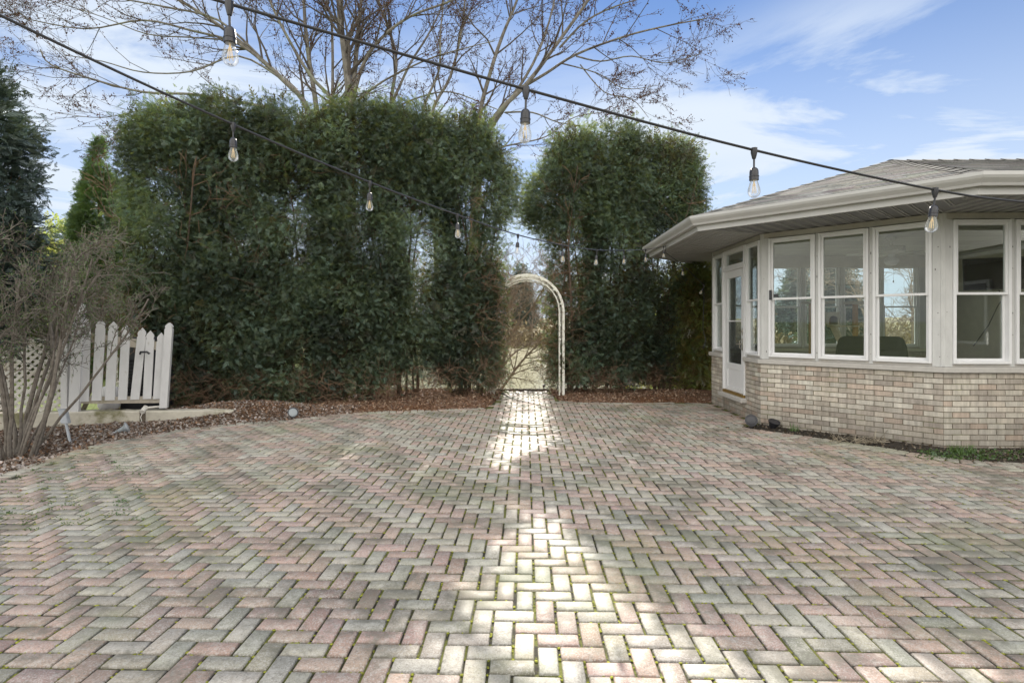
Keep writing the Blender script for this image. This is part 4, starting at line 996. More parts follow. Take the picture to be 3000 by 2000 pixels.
# ------------------------------------------------------------------ bare multi-stem shrub by the wall (front left)
def bare_shrub(name, loc, label, nst, h, seed, matr, lean=(0, 0), spread=.9, cut=True, leaf=None, r0=.018, dens=(5, 8), group=None, cat='shrub', base_r=.2, budn=2.0, fan=.5):
    rnd = random.Random(seed); t = thing(name, label, cat, loc, 0, group); st = MB(); tw = MB(); buds = []
    for k in range(nst):
        a = rnd.uniform(0, 2*pi); q = Vector((cos(a)*base_r*rnd.random(), sin(a)*base_r*rnd.random(), -.05)); sp_ = rnd.uniform(.15, 1)*fan
        d = Vector((cos(a)*sp_+lean[0]*rnd.uniform(.2, 1.3), sin(a)*sp_+lean[1], 1)); r = r0*rnd.uniform(.6, 1.5); hh = h*rnd.uniform(.75, 1.05); ns = 8
        pts = [q]; rads = [r]
        for i in range(ns):
            d = (d.normalized()+Vector((rnd.gauss(0, .09), rnd.gauss(0, .09), .07))).normalized(); q = q+d*hh/ns/max(d.z, .75); pts.append(q.copy()); rads.append(r*(1-(.45 if cut else .8)*(i+1)/ns))
        st.tube(pts, rads, 7)
        along([st, tw, tw, tw], buds, pts, rads, 0, 3, rnd, .06, .2, [(dens[0]+2, dens[1]+3), (5, 8), (3, 4)], .5, budn, (.35, 1.0), h*.48, .003, .48)
    st.build('stems', matr, t); tw.build('twigs', matr, t)
    if leaf: budmesh('young_leaves', buds, t, M[leaf], .017, seed, Vector((0, 0, 0)), LEAF1, 2)
    return t
b = G(48, 1318); bare_shrub('bare_shrub', (b.x, b.y, -.07), 'big bare grey many stemmed shrub with cut tops in front of the low wall', 14, 2.35, 3, M['greytwig'], (.12, .08), .9, True, 'weed', .021, (5, 8))
b = P(215, 1100, 9.3); bare_shrub('bare_shrub', (b.x, b.y, -.05), 'tangled bare grey shrub rising behind the picket gate', 13, 2.5, 4, M['greytwig'], (.12, 0), .9, True, 'weed', .014, (6, 9))
b = P(-30, 1100, 8.8); bare_shrub('bare_shrub', (b.x, b.y, -.05), 'bare shrub behind the lattice at the left edge', 9, 2.4, 6, M['greytwig'], (.1, 0), .9, True, 'weed', .016, (5, 8))
# leaning twiggy shrub beyond the arch
b = P(1462, 1135, 12.6); t = thing('leaning_tree', 'bare twiggy tree leaning over the pond beyond the arch', 'tree', (b.x, b.y, -.25)); org = Vector((b.x, b.y, -.25)); mb, tw = MB(), MB(); rnd = random.Random(9)
for pl, r in (([(1462, 1150), (1510, 1082), (1555, 1030), (1600, 990)], .035), ([(1450, 1130), (1490, 1010), (1510, 960), (1560, 900), (1600, 830)], .04), ([(1462, 1090), (1500, 1040), (1550, 1010), (1590, 1000)], .022), ([(1452, 1120), (1470, 980), (1500, 880), (1540, 820)], .03), ([(1450, 1060), (1480, 960), (1490, 860), (1500, 800)], .025)):
    pp = [P(x, y, 12.6+.12*i)-org for i, (x, y) in enumerate(pl)]; pp = cat_interp(pp, 3); rr = [r*(1-.7*i/len(pp)) for i in range(len(pp))]; mb.tube(pp, rr, 7)
    along([mb, tw, tw], None, pp, rr, 0, 3, rnd, .02, .2, (6, 9), .55, 0, (.35, .9), 1.7, .003, .15)
mb.build('trunk', M['palebush'], t); tw.build('twigs', M['palebush'], t)

# ------------------------------------------------------------------ budding maples behind the hedge
def maple(label, limbs, D, seed, base_px, group):
    b = P(base_px, 1000, D); org = Vector((b.x, D, -1.0)); t = thing('maple_tree', label, 'tree', org, 0, group); rnd = random.Random(seed); mb, tw = MB(), MB(); buds = []
    for pl, r, dd in limbs:
        pp = [P(x, y, D+dd*i)-org for i, (x, y) in enumerate(pl)]; n0 = 4; pp = cat_interp(pp, n0); m = len(pp)
        rr = [max(.006, .86*r*(1.05-.75*i/m)) for i in range(m)]; mb.tube(pp, rr, 8)
        ln = sum((q-p).length for p, q in zip(pp, pp[1:])); nk = max(5, int(ln*1.5))
        along([mb, tw, tw, tw], buds, pp, rr, 0, 3, rnd, .05, .12, [(nk, nk+3), (4, 6), (3, 4)], .5, 0, (.35, .85), min(ln*.8, 3.4), .0038, .2)
    mb.build('trunk', M['bark'], t); tw.build('twigs', M['twig'], t)
    # buds at twig vertices
    vs = np.array(tw.v[::3]); sel = vs[NR.random(len(vs)) < .45]; rng = np.random.default_rng(seed)
    n = len(sel); Pn = np.repeat(sel, 2, 0)+rng.normal(0, .018, (n*2, 3)); Dn = rng.normal(0, 1, (n*2, 3)); tn = rng.uniform(.6, 1.8, n*2)
    V, Fc, C = scatter(LEAF1, Pn, Dn, rng.uniform(.025, .055, n*2), np.stack([tn]*3, 1), rng); link_mesh('buds', np_mesh('buds', V, Fc, C), M['bud'], t)
    return len(tw.v)
base = lambda x: [(x, 900), (x, 520)]
c1 = maple('budding maple with several grey trunks rising behind the left hedge', [
  ([(960, 1000), (945, 600), (905, 333), (830, 235), (700, 120), (590, 40), (450, -40)], .10, .0),
  ([(975, 1000), (955, 600), (929, 333), (902, 150), (890, 0), (880, -260)], .10, .05),
  ([(1005, 1000), (1010, 600), (997, 350), (974, 292), (908, 220), (837, 100), (790, 0), (740, -150)], .075, -.05),
  ([(1010, 1000), (985, 600), (952, 345), (973, 290), (972, 70), (956, -10), (945, -250)], .07, .1),
  ([(1020, 1000), (1030, 600), (1027, 350), (1016, 208), (1003, 107), (992, 0), (985, -350)], .15, .0),
  ([(1024, 330), (1040, 200), (1048, 100), (1060, 0), (1090, -200)], .085, .1),
  ([(1030, 310), (1060, 200), (1110, 120), (1200, 50), (1330, 0), (1450, -60)], .06, -.1),
  ([(1043, 300), (1120, 240), (1240, 180), (1330, 150), (1450, 120)], .035, -.2),
  ([(860, 420), (818, 330), (748, 308), (640, 290), (561, 276), (420, 270), (280, 235), (150, 190), (118, 145)], .05, -.15),
  ([(640, 290), (540, 298), (430, 318), (300, 345), (160, 330)], .02, -.1),
  ([(600, 282), (500, 330), (400, 362), (240, 372)], .018, -.1),
  ([(830, 235), (700, 165), (560, 210), (420, 212), (300, 180), (190, 162)], .03, -.15),
  ([(820, 225), (700, 130), (560, 90), (420, 60), (250, 85), (60, 52)], .04, -.15),
  ([(760, 165), (640, 60), (480, 20), (300, -10), (150, -20)], .035, -.2),
  ([(700, 120), (560, 110), (430, 100), (300, 50), (140, 0)], .025, .1)], 14.2, 21, 1000, 'budding maples behind the hedge')
c2 = maple('slender budding maple rising between the two thickest maples', [
  ([(1150, 1000), (1145, 600), (1143, 327), (1161, 178), (1130, 60), (1110, 0), (1090, -200)], .07, .0),
  ([(1150, 300), (1200, 190), (1250, 110), (1290, 30), (1320, -60)], .045, .1),
  ([(1148, 320), (1230, 285), (1320, 270), (1430, 310), (1500, 340)], .03, -.1)], 15.0, 22, 1145, 'budding maples behind the hedge')
c3 = maple('wide budding maple with limbs sweeping to the right above the arch', [
  ([(1290, 1000), (1270, 600), (1262, 350), (1319, 226), (1350, 100), (1362, 0), (1370, -200)], .065, .1),
  ([(1250, 600), (1235, 350), (1285, 210), (1290, 100), (1300, 0)], .05, .1),
  ([(1380, 1000), (1385, 600), (1402, 357), (1438, 208), (1474, 100), (1515, 0), (1570, -180)], .085, .0),
  ([(1400, 1000), (1400, 600), (1432, 375), (1545, 244), (1617, 149), (1724, 0), (1800, -120)], .095, -.05),
  ([(1405, 420), (1470, 330), (1560, 190), (1610, 60), (1640, -80)], .06, .1),
  ([(1521, 262), (1600, 215), (1688, 160), (1831, 107), (1960, 75), (2070, 55)], .05, -.1),
  ([(1640, 140), (1720, 60), (1830, 10), (1960, -20)], .035, -.1),
  ([(1688, 165), (1760, 180), (1850, 165), (1950, 185), (2050, 158)], .026, -.1),
  ([(1640, 185), (1750, 215), (1830, 260), (1930, 250)], .022, -.1),
  ([(1700, 190), (1770, 270), (1850, 290), (1900, 345)], .02, -.15),
  ([(1480, 330), (1560, 330), (1640, 360), (1740, 372)], .03, -.1),
  ([(1420, 440), (1520, 420), (1600, 400), (1680, 345), (1760, 330)], .028, -.1)], 14.6, 23, 1395, 'budding maples behind the hedge')
print('twig verts', c1, c2, c3)

# ------------------------------------------------------------------ background beyond
def tree_mesh_bare(seed, h, matname):
    rnd = random.Random(seed); mb, tw = MB(), MB(); pts = [Vector((0, 0, -.3))]; d = Vector((rnd.gauss(0, .06), 0, 1))
    for i in range(6): d = (d+Vector((rnd.gauss(0, .08), rnd.gauss(0, .08), .1))).normalized(); pts.append(pts[-1]+d*h/6)
    rads = [h*.016*(1-.8*i/6) for i in range(7)]; mb.tube(pts, rads, 6)
    along([mb, tw, tw, tw], None, pts, rads, 0, 3, rnd, .12, .15, [(16, 20), (7, 9), (5, 7)], .45, 0, (.4, 1.0), h*.75, .012, .15)
    mb2 = MB(); mb2.v = mb.v+tw.v; off = len(mb.v); mb2.f = mb.f+[tuple(off+i for i in f) for f in tw.f]; mb2.c = mb.c+tw.c; mb2.sm = mb.sm+tw.sm
    o = mb2.build('bare_tree', M[matname]); return o
M['far_bark'] = mat('far_bark', (.27, .225, .185), .9, .25, 3)
protos = [tree_mesh_bare(200+i, 9, 'far_bark') for i in range(3)]
spots = [(-26, 72, 1), (-19, 66, 1.1), (-13, 70, .95), (-8, 67, 1.05), (-3.5, 66, .8), (-.5, 71, 1.0), (2.5, 68, .85), (5.5, 72, 1.05), (10, 67, 1.1), (16, 70, 1), (22, 66, 1.15), (28, 71, 1), (35, 67, 1.1), (42, 70, 1), (50, 68, 1.1), (58, 71, 1.1)]
for i, (x, y, s) in enumerate(spots):
    src = protos[i % 3]; o = src if i < 3 else src.copy()
    if i >= 3: COL.objects.link(o)
    o.location = (x, y, float(ground_z(x, y))); o.scale = (s, s, s*(.8+.25*R.random())); o.rotation_euler = (0, 0, R.uniform(0, 6.28))
    props(o, 'bare pale tree on the far bank of the pond', 'tree', 'bare trees on the far pond bank')
def conifer_obj(seed, h, r, label, loc, matname='leaf_juniper', first=None):
    rng = np.random.default_rng(seed); t = thing('conifer_tree', label, 'tree', loc, 0)
    rad = lambda z, th: r*np.clip(1-z/h, .02, 1)**.8*(1+.15*np.sin(6*th+4*z))
    crown('crown', t, M[matname], rad, .3, h, 420, 16, seed, None, (.3*h/7, .55*h/7), .22*h/7, TS7, (.4, 1.0), .9, -.15, (.8, 1.8), backthin=1)
    mb = MB(); mb.tube([(0, 0, -.2), (0, 0, h*.9)], [.02*h, .01], 7); mb.build('trunk', M['twig'], t); return t
conifer_obj(301, 8.5, 2.6, 'dark conifer across the pond seen through the arch opening', (1.2, 74, 1.0))
conifer_obj(302, 9, 2.8, 'dark conifer across the pond seen through the left sunroom windows', (33, 64, .6))
conifer_obj(303, 5.6, 1.5, 'blue green spruce behind the sunroom seen through the middle window', (12.6, 21.5, -1.2))
conifer_obj(304, 8, 2.5, 'conifer across the pond left of the arch view', (-6.5, 73, 1.0))
b = (13.2, 17.5, -1.6); t = thing('bare_tree', 'bare twiggy tree behind the sunroom seen through its right windows', 'tree', b); mb, tw = MB(), MB(); rnd = random.Random(66)
for k in range(7):
    a = k*.9; branch([mb, tw, tw, tw], None, Vector((0, 0, 0)), Vector((cos(a)*.6, sin(a)*.6, 1)), .09, 4.6, 0, 3, rnd, .02, .14, 6, (7, 10), .5, 0, (.4, .95), 7, .005)
mb.build('trunk', M['palebush'], t); tw.build('twigs', M['palebush'], t)
# sunlit lime evergreens beyond the lattice and the shrub
def lime(px, D, topy, r, seed, label, n=330):
    b = P(px, 1100, D); g_ = float(ground_z(b.x, D)); h = CH+(HZ-topy)/F*D-g_; t = thing('evergreen_tree', label, 'tree', (b.x, D, g_), 0)
    rad = lambda z, th: r*(np.sin(np.clip(z/h, 0.03, .99)*pi)**.45)*(1+.2*np.sin(4*th+3*z))
    crown('crown', t, M['leaf_lime'], rad, .1, h, n, 16, seed, lambda C: np.clip(ss(-.5, .1, nz(C[:, 0], C[:, 1], C[:, 2], 2.2, seed)), .05, 1), (.2, .36), .2, TS7, (.5, 1.05), .7, .5, (.35, 1.0), backthin=1)
    mb = MB(); mb.tube([(0, 0, -.1), (0, 0, h*.85)], [.09, .02], 7); mb.build('trunk', M['greytwig'], t)
lime(40, 17.5, 690, 1.5, 401, 'pale lime evergreen with ragged top behind the left shrub')
lime(140, 19.5, 655, 1.0, 402, 'slim ragged young spruce showing above the bare shrub', 200)
lime(-60, 15, 700, 1.4, 403, 'yellow green evergreen at the left edge beyond the lattice')
lime(110, 16, 790, 1.3, 404, 'low yellow green bush beyond the lattice panel')
lime(200, 17, 810, 1.0, 405, 'low sunlit bush behind the tall gate post')
lime(1990, 17.5, 830, 1.0, 406, 'hazy green bush beyond the yellow shrub by the sunroom', 220)
# reeds / brush on the far bank: stuff
rng = np.random.default_rng(8); n = 26000; x = rng.uniform(-45, 75, n); y = rng.uniform(63, 70, n); z = ground_z(x, y)+rng.exponential(.8, n)
V, Fc, C = scatter(LEAF1, np.stack([x, y, z], 1), rng.normal(0, 1, (n, 3))+np.array([0, 0, 1.2]), rng.uniform(.25, .7, n), np.array([.26, .21, .12])*rng.uniform(.6, 1.5, (n, 1)), rng)
props(link_mesh('brush', np_mesh('brush', V, Fc, C), M['litter']), 'pale brush along the far bank of the pond', None, None, 'stuff')

# ------------------------------------------------------------------ left: wall, gate, lattice
WA, WB = Vector((-7.9, 7.55, 0)), Vector((-4.35, 8.66, 0)); wu = (WB-WA).normalized(); wn = Vector((-wu.y, wu.x, 0)); wl = (WB-WA).length
gw = thing('concrete_wall', 'low weathered white concrete wall with mossy stains below the picket gate', 'low wall', WA)
mb = MB(); nseg = 30
vs = []
for i in range(nseg+1):
    s = wl*i/nseg; zt = .205-.10*(i/nseg)**1.5+R.gauss(0, .003)
    for (b_, z_) in ((-.08, -.3), (-.08, zt-.012), (-.065, zt), (.12, zt), (.12, -.3)): p = wu*s+wn*b_; vs.append((p.x, p.y, z_+(R.gauss(0, .002) if z_ > 0 else 0)))
fs = [(i*5+k, i*5+(k+1) % 5, i*5+5+(k+1) % 5, i*5+5+k) for i in range(nseg) for k in range(5)]+[(0, 1, 2, 3, 4), tuple(nseg*5+k for k in range(5))]
mb.add(vs, fs); mb.build('wall_body', M['concrete'], gw)
def onwall(px, extra=0.0):
    """point on the wall line (offset back by extra) seen at px"""
    u_ = (px-1500)/F; A_ = WA+wn*extra; s = (u_*A_.y-A_.x)/(wu.x-u_*wu.y); return A_+wu*s
def gatepoly(w, h, tip=.14):
    return [(-w/2, 0), (w/2, 0), (w/2, h-tip), (w/2-.012, h-tip+.018), (w/2-.002, h-tip*.62), (w/2-.012, h-tip*.40), (0, h), (-w/2+.012, h-tip*.40), (-w/2+.002, h-tip*.62), (-w/2+.012, h-tip+.018), (-w/2, h-tip)]
gate = thing('picket_gate', 'sagging white picket gate with splayed pointed pickets and tall posts on the low wall', 'gate', onwall(340))
go = onwall(340)
def picket(px_t, y_t, px_b, y_b, wpx, name='picket', pointed=True, ex=0.0, th=.02, tip=.14):
    b_ = onwall(px_b, ex); D = b_.y; t_ = onwall(px_t, ex); zb = CH-(y_b-HZ)/F*b_.y; zt = CH-(y_t-HZ)/F*t_.y
    w = wpx/F*D*.98; up = Vector((t_.x-b_.x, t_.y-b_.y, zt-zb)); h = up.length; up.normalize(); uu = wu
    f2 = lambda a, b, c: tuple(Vector((b_.x, b_.y, zb))+uu*a+up*b+wn*c-go)
    mb = MB(); mb.prism(gatepoly(w, h, tip) if pointed else [(-w/2, 0), (w/2, 0), (w/2, h), (-w/2, h)], -th/2, th/2, f2); mb.build(name, M['fence'], gate)
for a in ((252, 931, 246, 1176, 25), (296, 935, 283, 1173, 25), (333, 942, 322, 1172, 25), (370, 951, 359, 1171, 23), (418, 960, 395, 1170, 23), (441, 968, 431, 1168, 22), (473, 974, 461, 1168, 22)): picket(*a)
picket(497, 945, 480, 1194, 20, 'gate_post', True, -.01, .09, .10); picket(236, 886, 218, 1206, 26, 'gate_post', True, -.01, .09, .10); picket(222, 920, 203, 1190, 18, 'gate_post', False, .06, .05)
for (ya, yb, h_) in ((972, 1004, 26), (1162, 1160, 20)):
    a, b = onwall(228, .03), onwall(492, .03); za = CH-(ya-HZ)/F*a.y; zb = CH-(yb-HZ)/F*b.y; hh = h_/F*a.y
    mb = MB(); f2 = lambda x, y, z: tuple(a.lerp(b, x)+wn*y+Vector((0, 0, za+(zb-za)*x-z))-go); mb.box(0, 1, -.015, .03, 0, hh, fr=f2); mb.build('rail', M['rail'], gate)
mb = MB(); p = onwall(413, -.03)-go; mb.tube([p+Vector((0, -.02, 1.0)), p+Vector((.02, -.04, 1.03)), p+Vector((.10, -.02, 1.03)), p+Vector((.13, 0, 1.0))], .015, 6); mb.build('latch', M['blackbox'], gate)
# lattice panel
la, lb = onwall(-70, .02), onwall(192, .02); lt = thing('lattice_panel', 'leaning white garden lattice panel left of the picket gate', 'lattice', la); ll = (lb-la).length
fl = lambda x, y, z: tuple(wu*x+wn*(y-.0)+Vector((0, 0, z+.2)))
mb = MB(); hL = .98; 
for k in range(-9, 24):
    for s_ in (1, -1):
        x0 = k*.105; pts_ = [];   # 45 degree strips clipped to the panel
        xa, za, xb, zb = (x0, 0, x0+hL, hL) if s_ > 0 else (x0, hL, x0+hL, 0)
        dx = xb-xa; t0 = max(0, (0-xa)/dx); t1 = min(1, (ll-xa)/dx)
        if t1-t0 < .05: continue
        A_ = (xa+dx*t0, za+(zb-za)*t0); B_ = (xa+dx*t1, za+(zb-za)*t1); w_ = .019; y_ = .0 if s_ > 0 else .010
        nx, nz_ = (-(B_[1]-A_[1]), (B_[0]-A_[0])); l_ = math.hypot(nx, nz_); nx, nz_ = nx/l_*w_, nz_/l_*w_
        mb.prism([(A_[0]+nx, A_[1]+nz_), (B_[0]+nx, B_[1]+nz_), (B_[0]-nx, B_[1]-nz_), (A_[0]-nx, A_[1]-nz_)], y_, y_+.008, lambda a, b, c: fl(a, c, b))
mb.build('lattice_strips', M['lattice'], lt)
mb = MB(); mb.box(-.02, ll, -.025, .03, hL, hL+.06, fr=fl, bev=.004); mb.build('top_rail', M['lattice'], lt)
mb = MB(); mb.box(ll-.05, ll+.03, -.03, .04, -.18, hL+.18, fr=fl, bev=.005); mb.build('end_post', M['fence'], lt)
# black louvred unit behind the gate
a, b = P(345, 1150, 9.0), P(452, 1150, 9.0); u0 = thing('louvred_unit', 'black louvred metal unit with rounded lid behind the picket gate', 'outdoor unit', ((a.x+b.x)/2, 9.3, -.02)); w_ = (b.x-a.x)/2; hU = CH-(984-HZ)/F*9.0
mb = MB(); mb.box(-w_+.02, w_-.02, -.28, .3, .0, hU-.07, bev=.01); mb.build('cabinet', M['blackbox'], u0)
for k in range(13):
    z = .2+k*.055; mb = MB(); f2 = lambda x, y, q_: (x, y-(q_)*.6, z+q_); mb.box(-w_+.05, w_-.05, -.305, -.285, 0, .028, fr=f2); mb.build('louvre', M['blackbox'], u0)
mb = MB(); mb.box(-w_-.02, w_+.02, -.32, .34, hU-.07, hU, bev=.025); mb.build('lid', M['blackbox'], u0)
# pale propane-like tank and hose behind the gate
a = P(320, 1130, 8.9); t = thing('white_tank', 'small white rounded tank behind the pickets beside the black unit', 'tank', (a.x, a.y, .0))
mb = MB(); mb.lathe([(.02, 0.08), (.13, .09), (.155, .13), (.155, .36), (.13, .42), (.05, .45), (.02, .45)], 16); mb.build('tank_body', M['vinyl'], t)
mb = MB(); mb.tube([(0, 0, .45), (.04, -.03, .6), (.12, 0, .75), (.15, 0, .9)], .008, 6); mb.build('hose', M['pvc'], t)
# white pool fence beyond
a = P(508, 1100, 12.5); t = thing('metal_fence', 'low white metal fence glimpsed beyond the gate post', 'fence', (a.x-1.4, 12.5, -.02))
for z in (.15, .95): mb = MB(); mb.box(0, 2.2, -.015, .015, z, z+.035); mb.build('rail', M['pvc'], t)
for k in range(19): mb = MB(); mb.box(k*.12, k*.12+.018, -.008, .008, .02, 1.05); mb.build('bar', M['pvc'], t)
# pipes on the wall
a = onwall(425, -.03); t = thing('drain_pipe', 'white pipe with elbow lying on top of the low wall', 'pipe', (a.x, a.y, .19)); q = onwall(490, .03)-a
mb = MB(); mb.tube([(0, .02, .0), (q.x, q.y, .0+.012)], .016, 8); mb.build('pipe', M['pvc'], t)
mb = MB(); mb.tube([(.0, .03, .0), (0, -.02, -.01), (.02, -.09, -.045)], .034, 8); mb.tube([(-.012, .005, 0), (.012, .005, 0)], .04, 8); mb.build('elbow', M['pvc'], t)
mb = MB(); mb.tube([(.02, -.09, -.06), (.0, -.1, -.12), (.03, -.11, -.2)], .006, 5); mb.build('wire', M['pvc'], t)
mb = MB(); mb.box(-.035, .045, -.07, -.058, -.26, -.03); mb.build('rust_streak_plate', M['timber'], t)
# ------------------------------------------------------------------ garden lights
a = P(208, 1286, 7.0); b = P(186, 1206, 7.25); t = thing('stake_light', 'grey metal stake with flat cap leaning against the low wall', 'stake light', (a.x, a.y, -.1)); o_ = Vector((a.x, a.y, -.1))
mb = MB(); mb.tube([(0, 0, 0), b-o_-(b-o_).normalized()*.1], .017, 10); mb.build('stake', M['galv'], t)
bb = b-o_; dd = bb.normalized(); f2 = lambda x, y, z: tuple(bb-dd*.13+Vector((x, y, 0))+dd*z); mb = MB(); mb.box(-.05, .05, -.03, .03, -.06, .18, fr=f2, bev=.008); mb.build('cap', M['galv'], t)
a = P(300, 1285, 7.35); b = P(362, 1262, 7.35); t = thing('path_light', 'fallen grey solar path light lying on the mulch near the low wall', 'path light', (a.x, a.y, -.06)); o_ = Vector((a.x, a.y, -.06)); d_ = (b-o_)
ax = Vector((.22, .15, .10)); an = ax.normalized(); Mq = an.to_track_quat('Z', 'Y').to_matrix().to_4x4(); ln_ = ax.length
mb = MB(); mb.tube([(0, 0, 0), tuple(an*.17)], [.008, .014], 8); mb.build('spike', M['galv'], t)
mb = MB(); mb.lathe([(.014, .15), (.02, .16), (.025, .19), (.045, .255), (.06, .265), (.06, .28)], 14, Mq); mb.build('lamp_shade', M['lens'], t)
mb = MB(); mb.lathe([(.078, .28), (.08, .285), (.07, .30), (.03, .31), (.01, .31)], 14, Mq); mb.build('cap', M['galv'], t)
def spot(px, py, D, label, aim, s=1.0, flat_=False, lensm='socket'):
    p = G(px, py); p = P(px, py, p.y); t = thing('spotlight', label, 'spotlight', (p.x, p.y, 0), 0, 'small garden spotlights'); zc_ = .095*s if not flat_ else .06*s
    Mq = Matrix.Translation((0, 0, zc_)) @ Vector(aim).to_track_quat('Z', 'Y').to_matrix().to_4x4()
    mb = MB(); mb.lathe([(.02*s, -.09*s), (.045*s, -.08*s), (.062*s, -.03*s), (.075*s, 0), (.08*s, .006*s), (.08*s, .02*s), (.068*s, .022*s), (.066*s, .010*s), (.01, .010*s)], 18, Mq); mb.build('housing', M['socket'], t)
    mb = MB(); mb.lathe([(.065*s, .012*s), (.05*s, .017*s), (.005, .019*s)], 18, Mq); mb.build('lens', M[lensm], t)
    mb = MB(); mb.tube([(0, .0, -.05), (0, 0, zc_*.7)], .012*s, 6); mb.build('spike', M['socket'], t)
spot(858, 1226, 8.4, 'round spotlight standing on the mulch below the left hedge', (.55, -.8, .35), 1.0, False, 'lens')
spot(2201, 1252, 7.7, 'black round spotlight leaning at the brick corner of the sunroom', (-.35, -.9, .25), 1.05)
spot(2268, 1250, 7.6, 'black spotlight tipped face up against the brick wall, right of the corner one', (.1, -.35, .9), 1.0, True)
mb = MB(); p = G(1597, 1142); mb.tube([(0, 0, 0), (0, 0, .07)], .012, 6); mb.lathe([(.02, .07), (.028, .08), (.028, .12), (.01, .13)], 10)
o = mb.build('post_cap', M['socket']); o.location = (p.x-.03, p.y-.05, .0); props(o, 'tiny black stake at the right end of the timber beam', 'stake')

# ------------------------------------------------------------------ litter, weeds, bed plants
def litter(name, n, xr, yr, cond, cols, size, label, seed, flat_=.5, lift=.012):
    rng = np.random.default_rng(seed); x = rng.uniform(*xr, n); y = rng.uniform(*yr, n); ok = cond(x, y); x, y = x[ok], y[ok]; z = gz(x, y)+rng.uniform(.0, lift, len(x)); z = np.where(inpoly(x, y), .006, z)
    D_ = rng.normal(0, 1, (len(x), 3)); D_[:, 2] *= flat_; c = np.array(cols)[rng.integers(0, len(cols), len(x))]*rng.uniform(.7, 1.25, (len(x), 1))
    tl = [(np.array([(0, 0, 0), (.3, .25, .12), (.36, .6, .05), (0, 1, .1), (-.34, .62, .16), (-.28, .25, .05)]), np.array([(0, 1, 2, 3), (0, 3, 4, 5)]))]
    V, Fc, C = scatter(tl, np.stack([x, y, z], 1), D_, rng.uniform(size[0], size[1], len(x)), c, rng)
    props(link_mesh(name, np_mesh(name, V, Fc, C), M['litter']), label, None, None, 'stuff')
BR = [(.20, .15, .12), (.30, .25, .21), (.42, .37, .34), (.16, .10, .07), (.25, .15, .09), (.36, .32, .30)]
RD = [(.22, .125, .075), (.27, .17, .11), (.15, .09, .06), (.36, .26, .18), (.22, .15, .11)]
litter('leaf_litter', 42000, (-7.5, -2.6), (3.2, 9.6), lambda x, y: (~inpoly(x, y)) & (edge_dist(x, y) < 2.9), BR, (.02, .05), 'grey brown dry leaf mulch in the left bed', 1)
litter('leaf_litter', 36000, (-6.5, 3.8), (8.6, 12.4), lambda x, y: ~inpoly(x, y), RD, (.02, .05), 'reddish dry leaves under the hedges', 2)
litter('leaf_litter', 4200, (3.0, 7), (5.4, 8.2), lambda x, y: (~inpoly(x, y)) & (edge_dist(x, y) < 1.1), [(.06, .045, .03), (.12, .09, .06), (.2, .17, .13)], (.02, .04), 'dark soil litter in the bed along the brick wall', 3)
litter('leaf_litter', 1500, (-5, 4), (3.5, 12), lambda x, y: inpoly(x, y) & (edge_dist(x, y) < .8*NR.random(x.shape)**2.2), RD, (.015, .035), 'stray dry leaves blown on the patio edge', 4)
def sprigs(name, pts, n_each, size, matname, label, seed, spread=.05, up=1.0, tone=(.7, 1.5)):
    rng = np.random.default_rng(seed); Pn = np.repeat(np.array(pts), n_each, 0)+rng.normal(0, 1, (len(pts)*n_each, 3))*np.array([spread, spread, .0]); D_ = rng.normal(0, .7, (len(Pn), 3)); D_[:, 2] = np.abs(D_[:, 2])*.3+up
    tn = rng.uniform(*tone, len(Pn)); V, Fc, C = scatter([(np.array([(-.05, 0, 0), (.05, 0, 0), (.06, .6, .03), (0, 1, .1), (-.06, .6, .03)])[[0, 1, 2, 3]], np.array([(0, 1, 2, 3)])), LEAF1[0]], Pn, D_, rng.uniform(size[0], size[1], len(Pn)), np.stack([tn]*3, 1), rng)
    return props(link_mesh(name, np_mesh(name, V, Fc, C), M[matname]), label, None, None, 'stuff')
wp = []
for _ in range(260):
    q = G(R.uniform(-40, 420), R.uniform(1330, 1530)); w_ = pv[np.argmin((pv[:, 0]-q.x)**2+(pv[:, 1]-q.y)**2)]; e = R.choice((-1, 1)); c_ = np.array([w_[0], w_[1]])+diry*e*w_[3]*mm/2+dirx*R.uniform(-.5, .5)*w_[2]*mm
    if R.random() < .5+.5*float(nz(c_[0], c_[1], 0, 3)): wp.append((c_[0], c_[1], -.002))
sprigs('weeds', wp, 14, (.009, .02), 'weed', 'small green weeds growing in the joints at the left of the patio', 5, .02, .35)
gp = [tuple(P(px, py, 2333/(py-950.)))[:2]+(.0,) for px, py in [(R.uniform(2700, 3000), R.uniform(1318, 1345)) for _ in range(110)]]
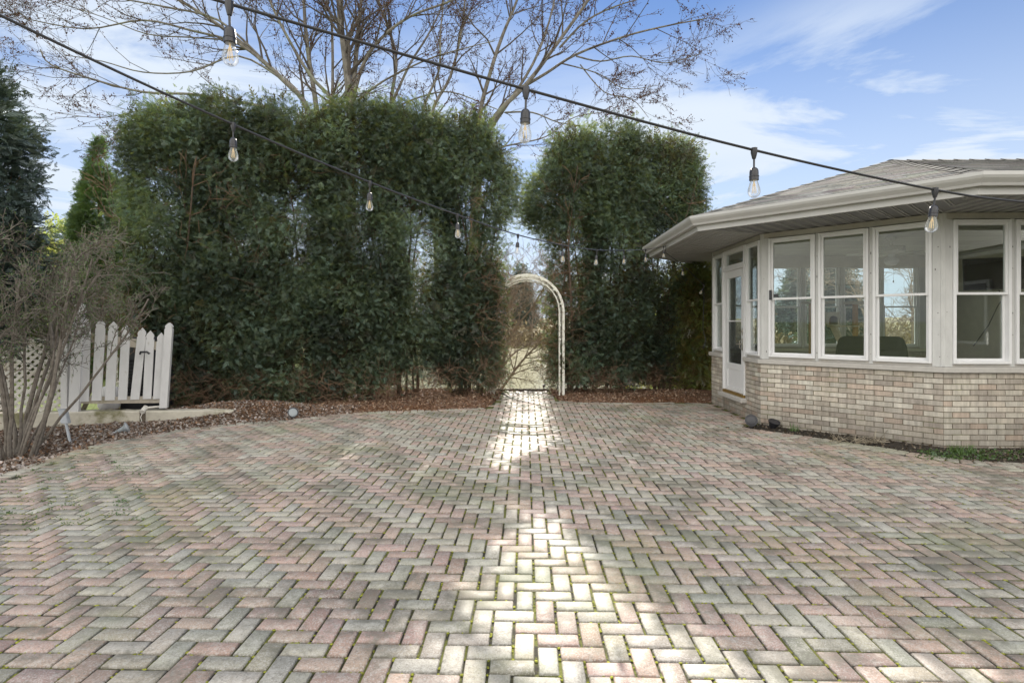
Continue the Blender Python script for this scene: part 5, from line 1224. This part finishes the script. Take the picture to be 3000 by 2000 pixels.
sprigs('ground_cover', gp, 14, (.015, .04), 'weed', 'low dark green creeping plants in the bed below the brick wall', 6, .04, .3)
gcl = [(G(px, py).x, G(px, py).y, 0) for px, py in ((2325, 1262), (2345, 1265), (2800, 1325), (2825, 1327), (2845, 1328), (2960, 1330), (2812, 1330))]
for i, p in enumerate(gcl[:7:2]):
    rng = np.random.default_rng(50+i); Pn = np.array([p]*40)+rng.normal(0, 1, (40, 3))*np.array([.03, .03, 0]); D_ = rng.normal(0, .22, (40, 3)); D_[:, 2] = 1
    V, Fc, C = scatter([(np.array([(-.03, 0, 0), (.03, 0, 0), (.02, .8, .03), (0, 1, .05)]), np.array([(0, 1, 2, 3)]))], Pn-np.array(p), D_, rng.uniform(.06, .12, 40), np.stack([rng.uniform(.9, 1.8, 40)]*3, 1), rng)
    o = link_mesh('grass_tuft', np_mesh('grass_tuft', V, Fc, C), M['weed'], None, p)
    props(o, ['pair of thin green sprouts at the foot of the wall near the spotlights', 'bright green tuft at the foot of the brick corner', 'green tuft just right of the brick corner', 'short tuft left of the brick corner'][i], 'plant')
dp = [(G(px, py).x, G(px, py).y, .0) for px, py in [(R.uniform(2420, 2600), 0) for _ in range(0)] or [(2430+R.random()*170, 1284+R.random()*14) for _ in range(22)]]
rng = np.random.default_rng(77); Pn = np.repeat(np.array(dp), 8, 0)+rng.normal(0, .02, (len(dp)*8, 3))*np.array([1, 1, .2]); D_ = rng.normal(0, 1, (len(Pn), 3)); D_[:, 2] = np.abs(D_[:, 2])*.4
V, Fc, C = scatter([(np.array([(-.02, 0, 0), (.02, 0, 0), (.02, 1, .05), (-.02, 1, .05)]), np.array([(0, 1, 2, 3)]))], Pn, D_, rng.uniform(.07, .16, len(Pn)), np.array([.38, .33, .25])*rng.uniform(.6, 1.3, (len(Pn), 1)), rng)
props(link_mesh('dead_stalks', np_mesh('dead_stalks', V, Fc, C), M['litter']), 'patch of dead grey stalks in the bed under the three wide windows', None, None, 'stuff')
print('done', len(pv), 'pavers')
